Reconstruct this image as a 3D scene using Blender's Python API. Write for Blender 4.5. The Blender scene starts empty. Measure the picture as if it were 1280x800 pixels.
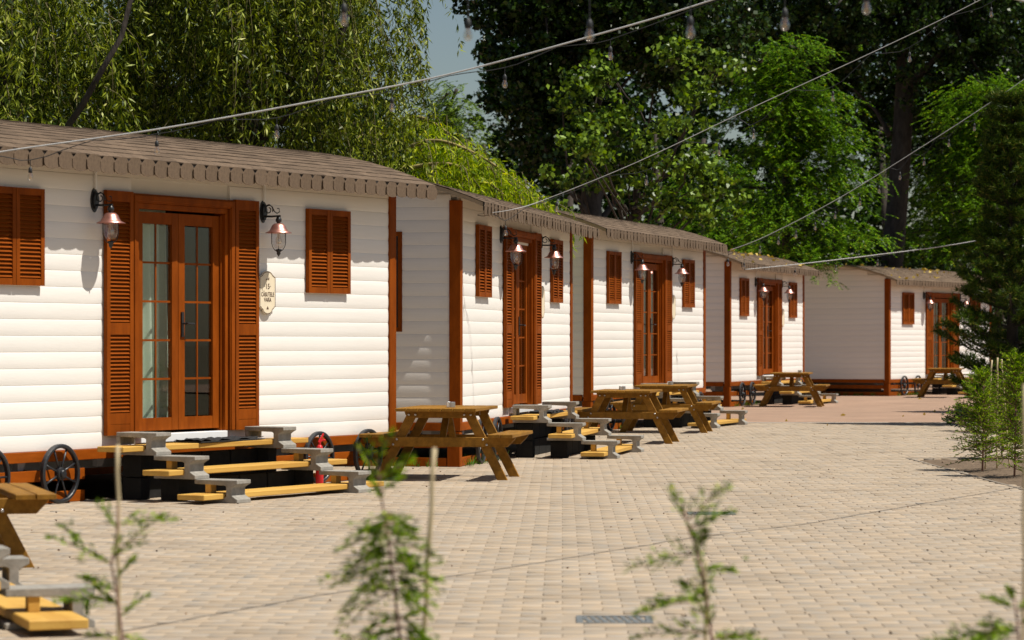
import bpy, bmesh, math, random
import numpy as np
from mathutils import Vector, Matrix

random.seed(7)
rng = np.random.default_rng(7)
SC = bpy.context.scene
COL = SC.collection

# ------------------------------------------------------------------ camera
F = 3600.0            # focal length in pixels of a 1280 px wide frame
HC = 1.46             # camera height
YH = 427.0            # horizon row in the 1280x800 frame
cam_d = bpy.data.cameras.new("camera")
cam = bpy.data.objects.new("camera", cam_d)
COL.objects.link(cam)
cam.location = (0, 0, HC)
cam.rotation_euler = (math.radians(90), 0, 0)
cam_d.sensor_width = 36.0
cam_d.lens = F / 1280 * 36.0
cam_d.shift_y = (YH - 400) / 1280
cam_d.clip_start = 0.5
cam_d.clip_end = 3000
cam_d.dof.use_dof = True
cam_d.dof.focus_distance = 34.0
cam_d.dof.aperture_fstop = 4.0
SC.camera = cam

# ------------------------------------------------------------------ sky, sun, exposure
SUN_EL = math.radians(61.5)
SUN_AZ = (0.967, -0.255)
world = bpy.data.worlds.new("World")
SC.world = world
world.use_nodes = True
wn = world.node_tree.nodes
bg = wn["Background"]
sky = wn.new("ShaderNodeTexSky")
sky.sky_type = 'NISHITA'
sky.sun_disc = False
sky.sun_elevation = SUN_EL
sky.sun_rotation = math.atan2(SUN_AZ[0], SUN_AZ[1])
sky.air_density = 1.1
sky.dust_density = 0.7
world.node_tree.links.new(sky.outputs[0], bg.inputs[0])
bg.inputs[1].default_value = 0.05
sun_d = bpy.data.lights.new("sun", 'SUN')
sun_d.energy = 5.0
sun_d.angle = math.radians(0.53)
sun_d.color = (1.0, 0.95, 0.86)
sun = bpy.data.objects.new("sun", sun_d)
COL.objects.link(sun)
sdir = Vector((SUN_AZ[0] * math.cos(SUN_EL), SUN_AZ[1] * math.cos(SUN_EL), math.sin(SUN_EL)))
sun.rotation_euler = sdir.to_track_quat('Z', 'Y').to_euler()
SC.view_settings.view_transform = 'Standard'
SC.view_settings.look = 'None'
SC.view_settings.exposure = 0.33
SC.view_settings.gamma = 1.0
SC.view_settings.use_curve_mapping = False
SC.cycles.max_bounces = 8
SC.cycles.diffuse_bounces = 3
SC.cycles.transparent_max_bounces = 16
SC.cycles.use_denoising = True


def P(u, v, Z):
    """the point of the place that stands Z metres away on the line of sight of a frame position"""
    return Vector(((u - 640) / F * Z, Z, HC - (v - YH) / F * Z))


# ------------------------------------------------------------------ materials
MATS = {}


def new_mat(name):
    m = bpy.data.materials.new(name)
    m.use_nodes = True
    MATS[name] = m
    nt = m.node_tree
    return m, nt, nt.nodes["Principled BSDF"]


def noise_mat(name, c1, c2, scale=8.0, rough=0.6, bump=0.15, bscale=60.0, stretch=(1, 1, 1), metallic=0.0,
              island=0.0, detail=5.0, spec=0.3, bdist=0.004, coord='Object'):
    m, nt, bs = new_mat(name)
    N, L = nt.nodes, nt.links
    tc = N.new("ShaderNodeTexCoord")
    mp = N.new("ShaderNodeMapping")
    mp.inputs['Scale'].default_value = stretch
    L.new(tc.outputs[coord], mp.inputs['Vector'])
    nz = N.new("ShaderNodeTexNoise")
    nz.inputs['Scale'].default_value = scale
    nz.inputs['Detail'].default_value = detail
    nz.inputs['Roughness'].default_value = 0.65
    L.new(mp.outputs[0], nz.inputs['Vector'])
    mr = N.new("ShaderNodeMapRange")
    mr.inputs[1].default_value = 0.3
    mr.inputs[2].default_value = 0.7
    L.new(nz.outputs['Fac'], mr.inputs[0])
    mix = N.new("ShaderNodeMix")
    mix.data_type = 'RGBA'
    mix.inputs[6].default_value = (*c1, 1)
    mix.inputs[7].default_value = (*c2, 1)
    L.new(mr.outputs[0], mix.inputs[0])
    out = mix.outputs[2]
    if island:
        oi = N.new("ShaderNodeObjectInfo")
        ge = N.new("ShaderNodeNewGeometry")
        ad = N.new("ShaderNodeMath")
        ad.operation = 'ADD'
        L.new(oi.outputs['Random'], ad.inputs[0])
        L.new(ge.outputs['Random Per Island'], ad.inputs[1])
        fr = N.new("ShaderNodeMath")
        fr.operation = 'FRACT'
        L.new(ad.outputs[0], fr.inputs[0])
        mv = N.new("ShaderNodeMapRange")
        mv.inputs[3].default_value = 1 - island
        mv.inputs[4].default_value = 1 + island
        L.new(fr.outputs[0], mv.inputs[0])
        hs = N.new("ShaderNodeHueSaturation")
        L.new(mv.outputs[0], hs.inputs['Value'])
        L.new(out, hs.inputs['Color'])
        out = hs.outputs[0]
    L.new(out, bs.inputs['Base Color'])
    bs.inputs['Roughness'].default_value = rough
    bs.inputs['Metallic'].default_value = metallic
    bs.inputs['Specular IOR Level'].default_value = spec
    if bump:
        n2 = N.new("ShaderNodeTexNoise")
        n2.inputs['Scale'].default_value = bscale
        n2.inputs['Detail'].default_value = 4
        L.new(mp.outputs[0], n2.inputs['Vector'])
        bp = N.new("ShaderNodeBump")
        bp.inputs['Strength'].default_value = bump
        bp.inputs['Distance'].default_value = bdist
        L.new(n2.outputs['Fac'], bp.inputs['Height'])
        L.new(bp.outputs[0], bs.inputs['Normal'])
    return m


def leaf_mat(name, dark, light, trans=0.35, rough=0.45, yellow=None, spec=.12):
    m, nt, bs = new_mat(name)
    N, L = nt.nodes, nt.links
    ge = N.new("ShaderNodeNewGeometry")
    cr = N.new("ShaderNodeValToRGB")
    cr.color_ramp.elements[0].color = (*dark, 1)
    cr.color_ramp.elements[0].position = .25  # dark end imitates shade among the leaves, put into random leaf colour
    cr.color_ramp.elements[1].color = (*light, 1)
    if yellow:
        e = cr.color_ramp.elements.new(0.93)
        e.color = (*light, 1)
        cr.color_ramp.elements[2].color = (*yellow, 1)
    L.new(ge.outputs['Random Per Island'], cr.inputs[0])
    L.new(cr.outputs[0], bs.inputs['Base Color'])
    bs.inputs['Roughness'].default_value = rough
    bs.inputs['Specular IOR Level'].default_value = spec
    tr = N.new("ShaderNodeBsdfTranslucent")
    hs = N.new("ShaderNodeHueSaturation")
    hs.inputs['Saturation'].default_value = 1.15
    hs.inputs['Value'].default_value = 1.3
    L.new(cr.outputs[0], hs.inputs['Color'])
    L.new(hs.outputs[0], tr.inputs['Color'])
    mx = N.new("ShaderNodeMixShader")
    mx.inputs[0].default_value = trans
    L.new(bs.outputs[0], mx.inputs[1])
    L.new(tr.outputs[0], mx.inputs[2])
    L.new(mx.outputs[0], N["Material Output"].inputs[0])
    return m


def glass_mat(name, tint=(1, 1, 1), rough=0.0, gloss=0.5):
    m, nt, bs = new_mat(name)
    N, L = nt.nodes, nt.links
    tr = N.new("ShaderNodeBsdfTransparent")
    tr.inputs[0].default_value = (*tint, 1)
    gl = N.new("ShaderNodeBsdfGlossy")
    gl.inputs['Roughness'].default_value = rough
    lw_ = N.new("ShaderNodeLayerWeight")
    lw_.inputs['Blend'].default_value = .5
    pw_ = N.new("ShaderNodeMath")
    pw_.operation = 'POWER'
    pw_.inputs[1].default_value = 4.0
    L.new(lw_.outputs['Facing'], pw_.inputs[0])
    mu = N.new("ShaderNodeMath")
    mu.operation = 'MULTIPLY_ADD'
    mu.inputs[1].default_value = .9
    mu.inputs[2].default_value = gloss * .1
    mu.use_clamp = True
    L.new(pw_.outputs[0], mu.inputs[0])
    mx = N.new("ShaderNodeMixShader")
    L.new(mu.outputs[0], mx.inputs[0])
    L.new(tr.outputs[0], mx.inputs[1])
    L.new(gl.outputs[0], mx.inputs[2])
    L.new(mx.outputs[0], N["Material Output"].inputs[0])
    return m


noise_mat('siding', (.81, .775, .725), (.75, .715, .665), scale=3, rough=.55, bump=.25, bscale=30, stretch=(.35, .35, 6), bdist=.003, island=.025)
noise_mat('cream', (.74, .69, .61), (.68, .63, .56), scale=2, rough=.6, bump=.1)
noise_mat('soffit_wood', (.40, .30, .19), (.32, .235, .145), scale=6, rough=.7, bump=.1, spec=.1)
noise_mat('brown', (.265, .060, .0045), (.165, .035, .0024), scale=10, rough=.55, bump=.25, bscale=40, stretch=(1, 1, .25), island=.10, spec=.06)
noise_mat('brown_h', (.29, .067, .005), (.19, .041, .0028), scale=10, rough=.55, bump=.25, bscale=40, stretch=(.25, 1, 1), island=.10, spec=.06)
noise_mat('plank', (.62, .38, .09), (.47, .25, .05), scale=5, rough=.6, bump=.25, bscale=35, stretch=(.2, 1.5, 3), island=.08, spec=.2)
noise_mat('table_wood', (.31, .15, .020), (.16, .072, .009), scale=6, rough=.55, bump=.25, bscale=40, stretch=(2.5, .3, 2.5), island=.14, spec=.15)
noise_mat('concrete', (.34, .315, .275), (.20, .185, .16), scale=14, rough=.9, bump=.5, bscale=90, island=.06, spec=.15)
noise_mat('dark_shade_block', (.022, .021, .02), (.014, .014, .013), scale=14, rough=.9, bump=.5, bscale=90, spec=.15)  # dark concrete, blackened further to carry the shade under the steps
noise_mat('shingle', (.165, .115, .075), (.105, .073, .050), scale=30, rough=.9, bump=.5, bscale=220, island=.06, spec=.15)
noise_mat('roof_shingle', (.165, .115, .075), (.105, .073, .050), scale=30, rough=.9, bump=.5, bscale=220, spec=.15)
noise_mat('gap_shade', (.03, .024, .02), (.02, .016, .014), bump=0, rough=.9)  # shade of the gaps between roof tabs, painted as a colour
noise_mat('iron', (.012, .012, .013), (.02, .02, .021), rough=.4, bump=.05, spec=.5)
noise_mat('wheel_paint', (.014, .015, .017), (.022, .023, .026), rough=.38, bump=.05, spec=.5)
noise_mat('copper', (.60, .30, .25), (.48, .23, .19), scale=6, rough=.40, bump=.04, metallic=.9)
noise_mat('steel', (.6, .6, .6), (.5, .5, .5), rough=.3, metallic=.9, bump=.05)
noise_mat('zinc', (.30, .31, .30), (.17, .18, .175), scale=40, rough=.55, metallic=.6, bump=.2)
noise_mat('chassis', (.30, .30, .31), (.24, .24, .25), rough=.6, bump=.05)
noise_mat('pvc', (.78, .77, .75), (.74, .73, .71), rough=.4, bump=0)
noise_mat('curtain', (.70, .76, .67), (.62, .69, .60), scale=40, rough=.9, bump=.2, bscale=300, spec=.1)
noise_mat('rubber', (.016, .016, .017), (.03, .03, .03), scale=50, rough=.95, bump=.6, bscale=200)
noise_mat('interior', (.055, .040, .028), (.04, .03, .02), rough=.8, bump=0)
noise_mat('plaque', (.78, .68, .50), (.72, .62, .45), rough=.5, bump=.05)
noise_mat('ink', (.09, .035, .02), (.06, .025, .015), rough=.6, bump=0)
noise_mat('cable_white', (.46, .45, .43), (.34, .33, .32), rough=.45, bump=0)
noise_mat('cord', (.018, .018, .018), (.03, .03, .03), rough=.5, bump=0)
noise_mat('red_plastic', (.55, .02, .02), (.48, .015, .02), rough=.35, bump=0)
noise_mat('filament', (.75, .45, .18), (.7, .4, .15), rough=.4, bump=0)
noise_mat('bark', (.075, .06, .048), (.035, .028, .023), scale=9, rough=.95, bump=1.0, bscale=14, stretch=(1, 1, .25), bdist=.03)
noise_mat('bark_pale', (.30, .24, .09), (.22, .17, .06), scale=9, rough=.9, bump=.6, bscale=20, stretch=(1, 1, .3), bdist=.01)
noise_mat('poplar_bark', (.07, .062, .055), (.022, .019, .016), scale=6, rough=.95, bump=1.0, bscale=10, stretch=(1, 1, .35), bdist=.04)
noise_mat('twig', (.14, .12, .045), (.09, .075, .03), rough=.8, bump=0)
noise_mat('stem', (.30, .17, .13), (.22, .11, .08), rough=.8, bump=.1)
noise_mat('bamboo', (.55, .44, .26), (.44, .34, .19), scale=5, rough=.6, bump=.1, stretch=(1, 1, .3))
noise_mat('soil', (.20, .14, .09), (.10, .07, .045), scale=9, rough=1, bump=1, bscale=30, bdist=.03)
noise_mat('mortar', (.36, .28, .20), (.30, .25, .19), scale=12, rough=.95, bump=.3)
noise_mat('kerb', (.42, .38, .33), (.34, .31, .27), scale=10, rough=.9, bump=.3)
noise_mat('edging', (.24, .20, .155), (.17, .14, .11), scale=10, rough=.9, bump=.3)
noise_mat('earth', (.16, .12, .075), (.08, .075, .035), scale=1.5, rough=1, bump=1, bscale=12, bdist=.03)
leaf_mat('willow_leaf', (.018, .038, .002), (.27, .32, .022), trans=.25, yellow=(.58, .57, .16), spec=.2)
leaf_mat('willow_bright', (.11, .19, .005), (.50, .58, .020), trans=.45, yellow=(.70, .64, .05))
leaf_mat('poplar_shaded', (.007, .017, .002), (.045, .088, .010), trans=.15, rough=.34, spec=.2)  # poplar leaf with shade put into its colour
leaf_mat('poplar_sunny', (.018, .042, .003), (.24, .36, .036), trans=.25, rough=.36, spec=.2)  # the same leaf with sunlight put into its colour
leaf_mat('robinia_leaf', (.018, .055, .002), (.19, .37, .012), trans=.30, yellow=(.36, .36, .03))
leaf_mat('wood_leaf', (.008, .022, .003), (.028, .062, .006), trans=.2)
leaf_mat('pine_needle', (.018, .042, .005), (.11, .17, .016), trans=.15, yellow=(.38, .30, .08))
leaf_mat('thuja_leaf', (.05, .11, .004), (.33, .48, .022), trans=.35, yellow=(.56, .62, .08))
leaf_mat('sapling_leaf', (.030, .070, .003), (.30, .46, .014), trans=.38, yellow=(.60, .66, .06))
leaf_mat('grass_blade', (.05, .12, .015), (.12, .22, .03), trans=.3)
leaf_mat('dry_leaf', (.45, .30, .05), (.60, .45, .12), trans=.15, yellow=(.30, .12, .04))
leaf_mat('litter', (.10, .06, .035), (.22, .13, .07), trans=.1)
glass_mat('pane_glass', (.90, .93, .90), 0.0, .5)
noise_mat('dark_glass', (.006, .007, .007), (.01, .011, .011), rough=.08, bump=0, spec=.5)
glass_mat('lamp_glass', (.95, .95, .95), 0.04, 1.3)
glass_mat('bulb_glass', (.97, .94, .88), 0.06, 2.2)


def paver_mat():
    m, nt, bs = new_mat('paver')
    N, L = nt.nodes, nt.links
    oi = N.new("ShaderNodeObjectInfo")
    ge = N.new("ShaderNodeNewGeometry")
    ad = N.new("ShaderNodeMath"); ad.operation = 'ADD'
    L.new(oi.outputs['Random'], ad.inputs[0]); L.new(ge.outputs['Random Per Island'], ad.inputs[1])
    fr = N.new("ShaderNodeMath"); fr.operation = 'FRACT'
    L.new(ad.outputs[0], fr.inputs[0])
    tc = N.new("ShaderNodeNewGeometry")
    mp = N.new("ShaderNodeMapping"); mp.inputs['Scale'].default_value = (1, 2.2, 1)
    L.new(tc.outputs['Position'], mp.inputs[0])
    n1 = N.new("ShaderNodeTexNoise"); n1.inputs['Scale'].default_value = 1.1; n1.inputs['Detail'].default_value = 6
    n2 = N.new("ShaderNodeTexNoise"); n2.inputs['Scale'].default_value = 7; n2.inputs['Detail'].default_value = 5
    L.new(mp.outputs[0], n1.inputs[0]); L.new(mp.outputs[0], n2.inputs[0])
    cr = N.new("ShaderNodeValToRGB")
    els = cr.color_ramp.elements
    els[0].color = (.375, .288, .200, 1); els[1].color = (.285, .258, .222, 1)
    e = els.new(.30); e.color = (.395, .306, .214, 1)
    e = els.new(.52); e.color = (.335, .290, .236, 1)
    mx = N.new("ShaderNodeMath"); mx.operation = 'MULTIPLY_ADD'
    mx.inputs[1].default_value = .10
    L.new(fr.outputs[0], mx.inputs[0])
    m2 = N.new("ShaderNodeMath"); m2.operation = 'MULTIPLY_ADD'; m2.inputs[1].default_value = 1.3; m2.inputs[2].default_value = -.34
    L.new(n2.outputs[0], m2.inputs[0]); L.new(m2.outputs[0], mx.inputs[2])
    L.new(mx.outputs[0], cr.inputs[0])
    mr = N.new("ShaderNodeMapRange"); mr.inputs[1].default_value = .3; mr.inputs[2].default_value = .7
    mr.inputs[3].default_value = .80; mr.inputs[4].default_value = 1.14
    L.new(n1.outputs[0], mr.inputs[0])
    hs = N.new("ShaderNodeHueSaturation")
    L.new(mr.outputs[0], hs.inputs['Value']); L.new(cr.outputs[0], hs.inputs['Color'])
    L.new(hs.outputs[0], bs.inputs['Base Color'])
    bs.inputs['Roughness'].default_value = .85
    bs.inputs['Specular IOR Level'].default_value = .2
    n3 = N.new("ShaderNodeTexNoise"); n3.inputs['Scale'].default_value = 90
    L.new(mp.outputs[0], n3.inputs[0])
    bp = N.new("ShaderNodeBump"); bp.inputs['Strength'].default_value = .4; bp.inputs['Distance'].default_value = .003
    L.new(n3.outputs[0], bp.inputs['Height']); L.new(bp.outputs[0], bs.inputs['Normal'])


paver_mat()


def vary_roof():
    # each shingle its own tone
    nt = MATS['roof_shingle'].node_tree
    N, L = nt.nodes, nt.links
    bs = N["Principled BSDF"]
    src = bs.inputs['Base Color'].links[0].from_socket
    tc = N.new("ShaderNodeTexCoord")
    bt = N.new("ShaderNodeTexBrick")
    bt.inputs['Scale'].default_value = 1
    bt.inputs['Brick Width'].default_value = .21
    bt.inputs['Row Height'].default_value = .135
    bt.inputs['Mortar Size'].default_value = .004
    bt.inputs['Color1'].default_value = (1.15, 1.15, 1.15, 1)
    bt.inputs['Color2'].default_value = (.78, .78, .78, 1)
    bt.inputs['Mortar'].default_value = (.4, .4, .4, 1)
    mp = N.new("ShaderNodeMapping")
    mp.inputs['Location'].default_value = (0, .37, 0)
    L.new(tc.outputs['Object'], mp.inputs[0])
    L.new(mp.outputs[0], bt.inputs[0])
    mx = N.new("ShaderNodeMix")
    mx.data_type = 'RGBA'
    mx.blend_type = 'MULTIPLY'
    mx.inputs[0].default_value = 1
    L.new(src, mx.inputs[6])
    L.new(bt.outputs[0], mx.inputs[7])
    L.new(mx.outputs[2], bs.inputs['Base Color'])


vary_roof()


def brick_sheet(name, c1, c2, mortar, w, h, rot=0.0):
    m, nt, bs = new_mat(name)
    N, L = nt.nodes, nt.links
    ge = N.new("ShaderNodeNewGeometry")
    mp = N.new("ShaderNodeMapping"); mp.inputs['Rotation'].default_value = (0, 0, rot)
    L.new(ge.outputs['Position'], mp.inputs[0])
    bt = N.new("ShaderNodeTexBrick")
    bt.inputs['Scale'].default_value = 1
    bt.inputs['Brick Width'].default_value = w
    bt.inputs['Row Height'].default_value = h
    bt.inputs['Mortar Size'].default_value = .006
    bt.inputs['Color1'].default_value = (*c1, 1)
    bt.inputs['Color2'].default_value = (*c2, 1)
    bt.inputs['Mortar'].default_value = (*mortar, 1)
    L.new(mp.outputs[0], bt.inputs[0])
    n1 = N.new("ShaderNodeTexNoise"); n1.inputs['Scale'].default_value = .8; n1.inputs['Detail'].default_value = 6
    L.new(ge.outputs['Position'], n1.inputs[0])
    mr = N.new("ShaderNodeMapRange"); mr.inputs[1].default_value = .3; mr.inputs[2].default_value = .7
    mr.inputs[3].default_value = .85; mr.inputs[4].default_value = 1.12
    L.new(n1.outputs[0], mr.inputs[0])
    hs = N.new("ShaderNodeHueSaturation")
    L.new(mr.outputs[0], hs.inputs['Value']); L.new(bt.outputs[0], hs.inputs['Color'])
    L.new(hs.outputs[0], bs.inputs['Base Color'])
    bs.inputs['Roughness'].default_value = .9
    bs.inputs['Specular IOR Level'].default_value = .15


brick_sheet('paver_sheet', (.42, .34, .24), (.35, .31, .25), (.18, .14, .10), .22, .18)
brick_sheet('red_paving', (.35, .225, .155), (.31, .21, .15), (.25, .165, .115), .2, .1, .3)
noise_mat('joint_sand', (.22, .165, .11), (.15, .11, .075), scale=5, rough=1, bump=0, coord='Generated')


# ------------------------------------------------------------------ mesh helpers
class MB:
    def __init__(s):
        s.v, s.f = [], []

    def box(s, x0, x1, y0, y1, z0, z1, M=None):
        n = len(s.v)
        c = [(x0, y0, z0), (x1, y0, z0), (x1, y1, z0), (x0, y1, z0), (x0, y0, z1), (x1, y0, z1), (x1, y1, z1), (x0, y1, z1)]
        if M is not None:
            c = [tuple(M @ Vector(p)) for p in c]
        s.v += c
        s.f += [tuple(n + i for i in q) for q in ((0, 3, 2, 1), (4, 5, 6, 7), (0, 1, 5, 4), (1, 2, 6, 5), (2, 3, 7, 6), (3, 0, 4, 7))]
        return s

    def prism(s, poly, a, b, axis='y', M=None):
        """poly: 2d points; axis x: (y,z), y: (x,z), z: (x,y); from a to b"""
        n = len(s.v)
        k = len(poly)

        def pt(p, t):
            return {'x': (t, p[0], p[1]), 'y': (p[0], t, p[1]), 'z': (p[0], p[1], t)}[axis]
        c = [pt(p, a) for p in poly] + [pt(p, b) for p in poly]
        if M is not None:
            c = [tuple(M @ Vector(p)) for p in c]
        s.v += c
        s.f.append(tuple(range(n, n + k)))
        s.f.append(tuple(range(n + 2 * k - 1, n + k - 1, -1)))
        for i in range(k):
            j = (i + 1) % k
            s.f.append((n + i, n + k + i, n + k + j, n + j))
        return s

    def tube(s, pts, rad, n=8, cap=True):
        pts = [Vector(p) for p in pts]
        if not hasattr(rad, '__len__'):
            rad = [rad] * len(pts)
        base = len(s.v)
        up = Vector((0.31, 0.2, 0.93)).normalized()
        for i, p in enumerate(pts):
            t = (pts[min(i + 1, len(pts) - 1)] - pts[max(i - 1, 0)])
            t = t.normalized() if t.length > 1e-9 else Vector((0, 0, 1))
            a = t.cross(up)
            if a.length < 1e-3:
                a = t.cross(Vector((1, 0, 0)))
            a.normalize()
            b = t.cross(a)
            for k in range(n):
                an = 2 * math.pi * k / n
                s.v.append(tuple(p + (a * math.cos(an) + b * math.sin(an)) * rad[i]))
        for i in range(len(pts) - 1):
            for k in range(n):
                j = (k + 1) % n
                o = base + i * n
                s.f.append((o + k, o + j, o + n + j, o + n + k))
        if cap:
            s.f.append(tuple(base + k for k in range(n - 1, -1, -1)))
            s.f.append(tuple(base + (len(pts) - 1) * n + k for k in range(n)))
        return s

    def lathe(s, prof, n=16, c=(0, 0, 0), close=False):
        """prof: (r,z) list; revolve about z at c"""
        base = len(s.v)
        for r, z in prof:
            for k in range(n):
                a = 2 * math.pi * k / n
                s.v.append((c[0] + r * math.cos(a), c[1] + r * math.sin(a), c[2] + z))
        m = len(prof)
        for i in range(m if close else m - 1):
            i2 = (i + 1) % m
            for k in range(n):
                j = (k + 1) % n
                s.f.append((base + i * n + k, base + i * n + j, base + i2 * n + j, base + i2 * n + k))
        return s

    def mesh(s, name, mat, bevel=0.0, smooth=False, segs=1):
        me = bpy.data.meshes.new(name)
        me.from_pydata(s.v, [], s.f)
        bm = bmesh.new()
        bm.from_mesh(me)
        bmesh.ops.recalc_face_normals(bm, faces=bm.faces)
        if bevel:
            bmesh.ops.bevel(bm, geom=[e for e in bm.edges], offset=bevel, segments=segs, affect='EDGES', profile=.7)
        bm.to_mesh(me)
        bm.free()
        if smooth:
            me.polygons.foreach_set('use_smooth', [True] * len(me.polygons))
        me.materials.append(MATS[mat])
        return me


CACHE = {}


def obj(name, me, parent=None, loc=(0, 0, 0), rot=None, scale=None):
    o = bpy.data.objects.new(name, me)
    COL.objects.link(o)
    o.parent = parent
    o.location = loc
    if rot is not None:
        o.rotation_euler = rot
    if scale is not None:
        o.scale = scale
    return o


def empty(name, label, cat, loc, rz=0.0, group=None):
    o = bpy.data.objects.new(name, None)
    COL.objects.link(o)
    o.empty_display_size = .2
    o.location = loc
    o.rotation_euler = (0, 0, rz)
    return tag(o, label, cat, group)


def tag(o, label=None, cat=None, group=None, kind=None):
    if label:
        o['label'] = label
    if cat:
        o['category'] = cat
    if group:
        o['group'] = group
    if kind:
        o['kind'] = kind
    return o


def quads_mesh(name, V, mat, tri=False):
    """V: (N,4,3) array of separate quads (or (N,3,3) triangles)"""
    V = np.asarray(V, dtype=np.float32)
    n, k = V.shape[0], V.shape[1]
    me = bpy.data.meshes.new(name)
    me.vertices.add(n * k)
    me.vertices.foreach_set('co', V.reshape(-1))
    me.loops.add(n * k)
    me.loops.foreach_set('vertex_index', np.arange(n * k, dtype=np.int32))
    me.polygons.add(n)
    me.polygons.foreach_set('loop_start', np.arange(0, n * k, k, dtype=np.int32))
    me.polygons.foreach_set('loop_total', np.full(n, k, dtype=np.int32))
    me.update(calc_edges=True)
    me.materials.append(MATS[mat])
    return me


def norm(a):
    return a / np.maximum(np.linalg.norm(a, axis=-1, keepdims=True), 1e-9)


def leaves(C, A, L, W, fold=.18, side=None):
    """rhombic folded leaves starting at C along A (unit), length L, width W"""
    n = len(C)
    L = np.broadcast_to(L, (n,)).reshape(n, 1)
    W = np.broadcast_to(W, (n,)).reshape(n, 1)
    r = rng.normal(size=(n, 3)) if side is None else side
    B = norm(np.cross(A, r))
    Nn = np.cross(A, B)
    mid = C + A * L * .42
    p0 = C
    p1 = mid + B * W * .5 + Nn * W * fold
    p2 = C + A * L
    p3 = mid - B * W * .5 + Nn * W * fold
    return np.stack([p0, p1, p2, p3], axis=1)


# ------------------------------------------------------------------ cabin poses
LEN = 7.7
HALF = LEN / 2
WID = 3.6


def solve_pose(xl, s, xr):
    Z = F / s
    X = (xl - 640) / s
    lo, hi = math.radians(20), math.radians(110)
    for _ in range(60):
        a = (lo + hi) / 2
        x2 = X + LEN * math.cos(a)
        z2 = Z + LEN * math.sin(a)
        if 640 + F * x2 / z2 > xr:
            lo = a
        else:
            hi = a
    return X, Z, a


CABS = []
# nearest cabin: right corner is in the frame
s1 = 116.0
k1 = (2680 - 640) / F
a1 = math.atan2(1, k1)
X1, Z1 = (491 - 640) / s1, F / s1
CABS.append((X1 - HALF * math.cos(a1), Z1 - HALF * math.sin(a1), a1, .475))
for xl, s, xr, zb in ((573, 107.3, 713, .515), (737.5, 77.6, 880, .60), (911.3, 55.9, 1004, .557), (1110.5, 46.6, 1238, .445)):
    X, Z, a = solve_pose(xl, s, xr)
    CABS.append((X + HALF * math.cos(a), Z + HALF * math.sin(a), a, zb))


def cab_pt(i, t, w, z):
    X, Z, a, zb = CABS[i]
    d = Vector((math.cos(a), math.sin(a), 0))
    n = Vector((math.sin(a), -math.cos(a), 0))
    return Vector((X, Z, 0)) + d * t + n * w + Vector((0, 0, z))


# ------------------------------------------------------------------ ground
PAV_ROT = math.radians(-1.0)
mb = MB()
mb.v = [(-900, -100, -.06), (900, -100, -.06), (900, 1800, -.06), (-900, 1800, -.06)]
mb.f = [(0, 1, 2, 3)]
g = tag(obj('ground', mb.mesh('ground', 'earth')), 'bare earth ground under and behind the cabins', kind='structure')

PX, PZ = .22, .18
crot, srot = math.cos(PAV_ROT), math.sin(PAV_ROT)


def prot(x, y):
    return x * crot - y * srot, x * srot + y * crot


mb = MB()
q = [(-12, 4), (16, 4), (16, 52.0), (-12, 52.0)]
mb.v = [(*prot(*p), -.030) for p in q]
mb.f = [(0, 1, 2, 3)]
pavement = tag(obj('pavement', mb.mesh('pavement_bed', 'joint_sand')), 'tan and grey block paving of the yard', kind='structure')
# bed of plants cut out on the right
BX0, BY0, BY1 = 5.02, 24.0, 36.0


def in_bed(x, y):
    return x > BX0 + (y - 30) * -.012 and BY0 < y < BY1


GRATES = [(P(768, 774.5, 1), .40), (P(889, 641.5, 1), .40)]
grate_pos = []
for u, v in ((768, 774.5), (889, 641.7)):
    Z = F * HC / (v - YH)
    grate_pos.append(((u - 640) / F * Z, Z))
foot = []
for (X, Z, a, zb) in CABS:
    foot.append((X, Z, math.cos(a), math.sin(a)))
cells = []
for j in range(int(9 / PZ), int(52 / PZ)):
    off = PX / 2 if j % 2 else 0
    y = (j + .5) * PZ
    hw = y * .182 + .9
    for i in range(int(-hw / PX) - 1, int(hw / PX) + 2):
        x = i * PX + off
        wx, wy = prot(x, y)
        if in_bed(wx, wy):
            continue
        bad = False
        for (X, Z, c, s_) in foot:
            dx, dy = wx - X, wy - Z
            t = dx * c + dy * s_
            w = dx * s_ - dy * c
            if abs(t) < HALF - .1 and -3.5 < w < -.12:
                bad = True
        for gx, gy in grate_pos:
            if abs(wx - gx) < .2 + PX / 2 - .02 and abs(wy - gy) < .2 + PZ / 2 - .02:
                bad = True
        if not bad:
            cells.append((wx, wy))
cells = np.array(cells)
uu = 640 + F * cells[:, 0] / cells[:, 1]
vv = YH + F * HC / cells[:, 1]
infr = (uu > 0) & (uu < 1280) & (vv < 799)
order = np.argsort(np.where(infr, cells[:, 1], 1e6))[:300]
mask = np.zeros(len(cells), bool)
mask[order] = True
jx, jz = PX / 2 - .0020, PZ / 2 - .0007
ch = .0016


def paver_quads(c, z, tx, ty):
    n = len(c)
    R = np.array([[crot, -srot], [srot, crot]])
    cor = np.array([[-1, -1], [1, -1], [1, 1], [-1, 1]], float)
    top = (cor * [jx - ch, jz - .0003]) @ R.T
    bot = (cor * [jx, jz]) @ R.T
    T = np.zeros((n, 4, 3)); B = np.zeros((n, 4, 3)); D = np.zeros((n, 4, 3))
    for k in range(4):
        T[:, k, :2] = c + top[k]
        B[:, k, :2] = c + bot[k]
        D[:, k, :2] = c + bot[k]
        T[:, k, 2] = z + cor[k, 0] * tx + cor[k, 1] * ty
        B[:, k, 2] = T[:, k, 2] - ch * .6
        D[:, k, 2] = z - .028
    return T, B, D


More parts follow.
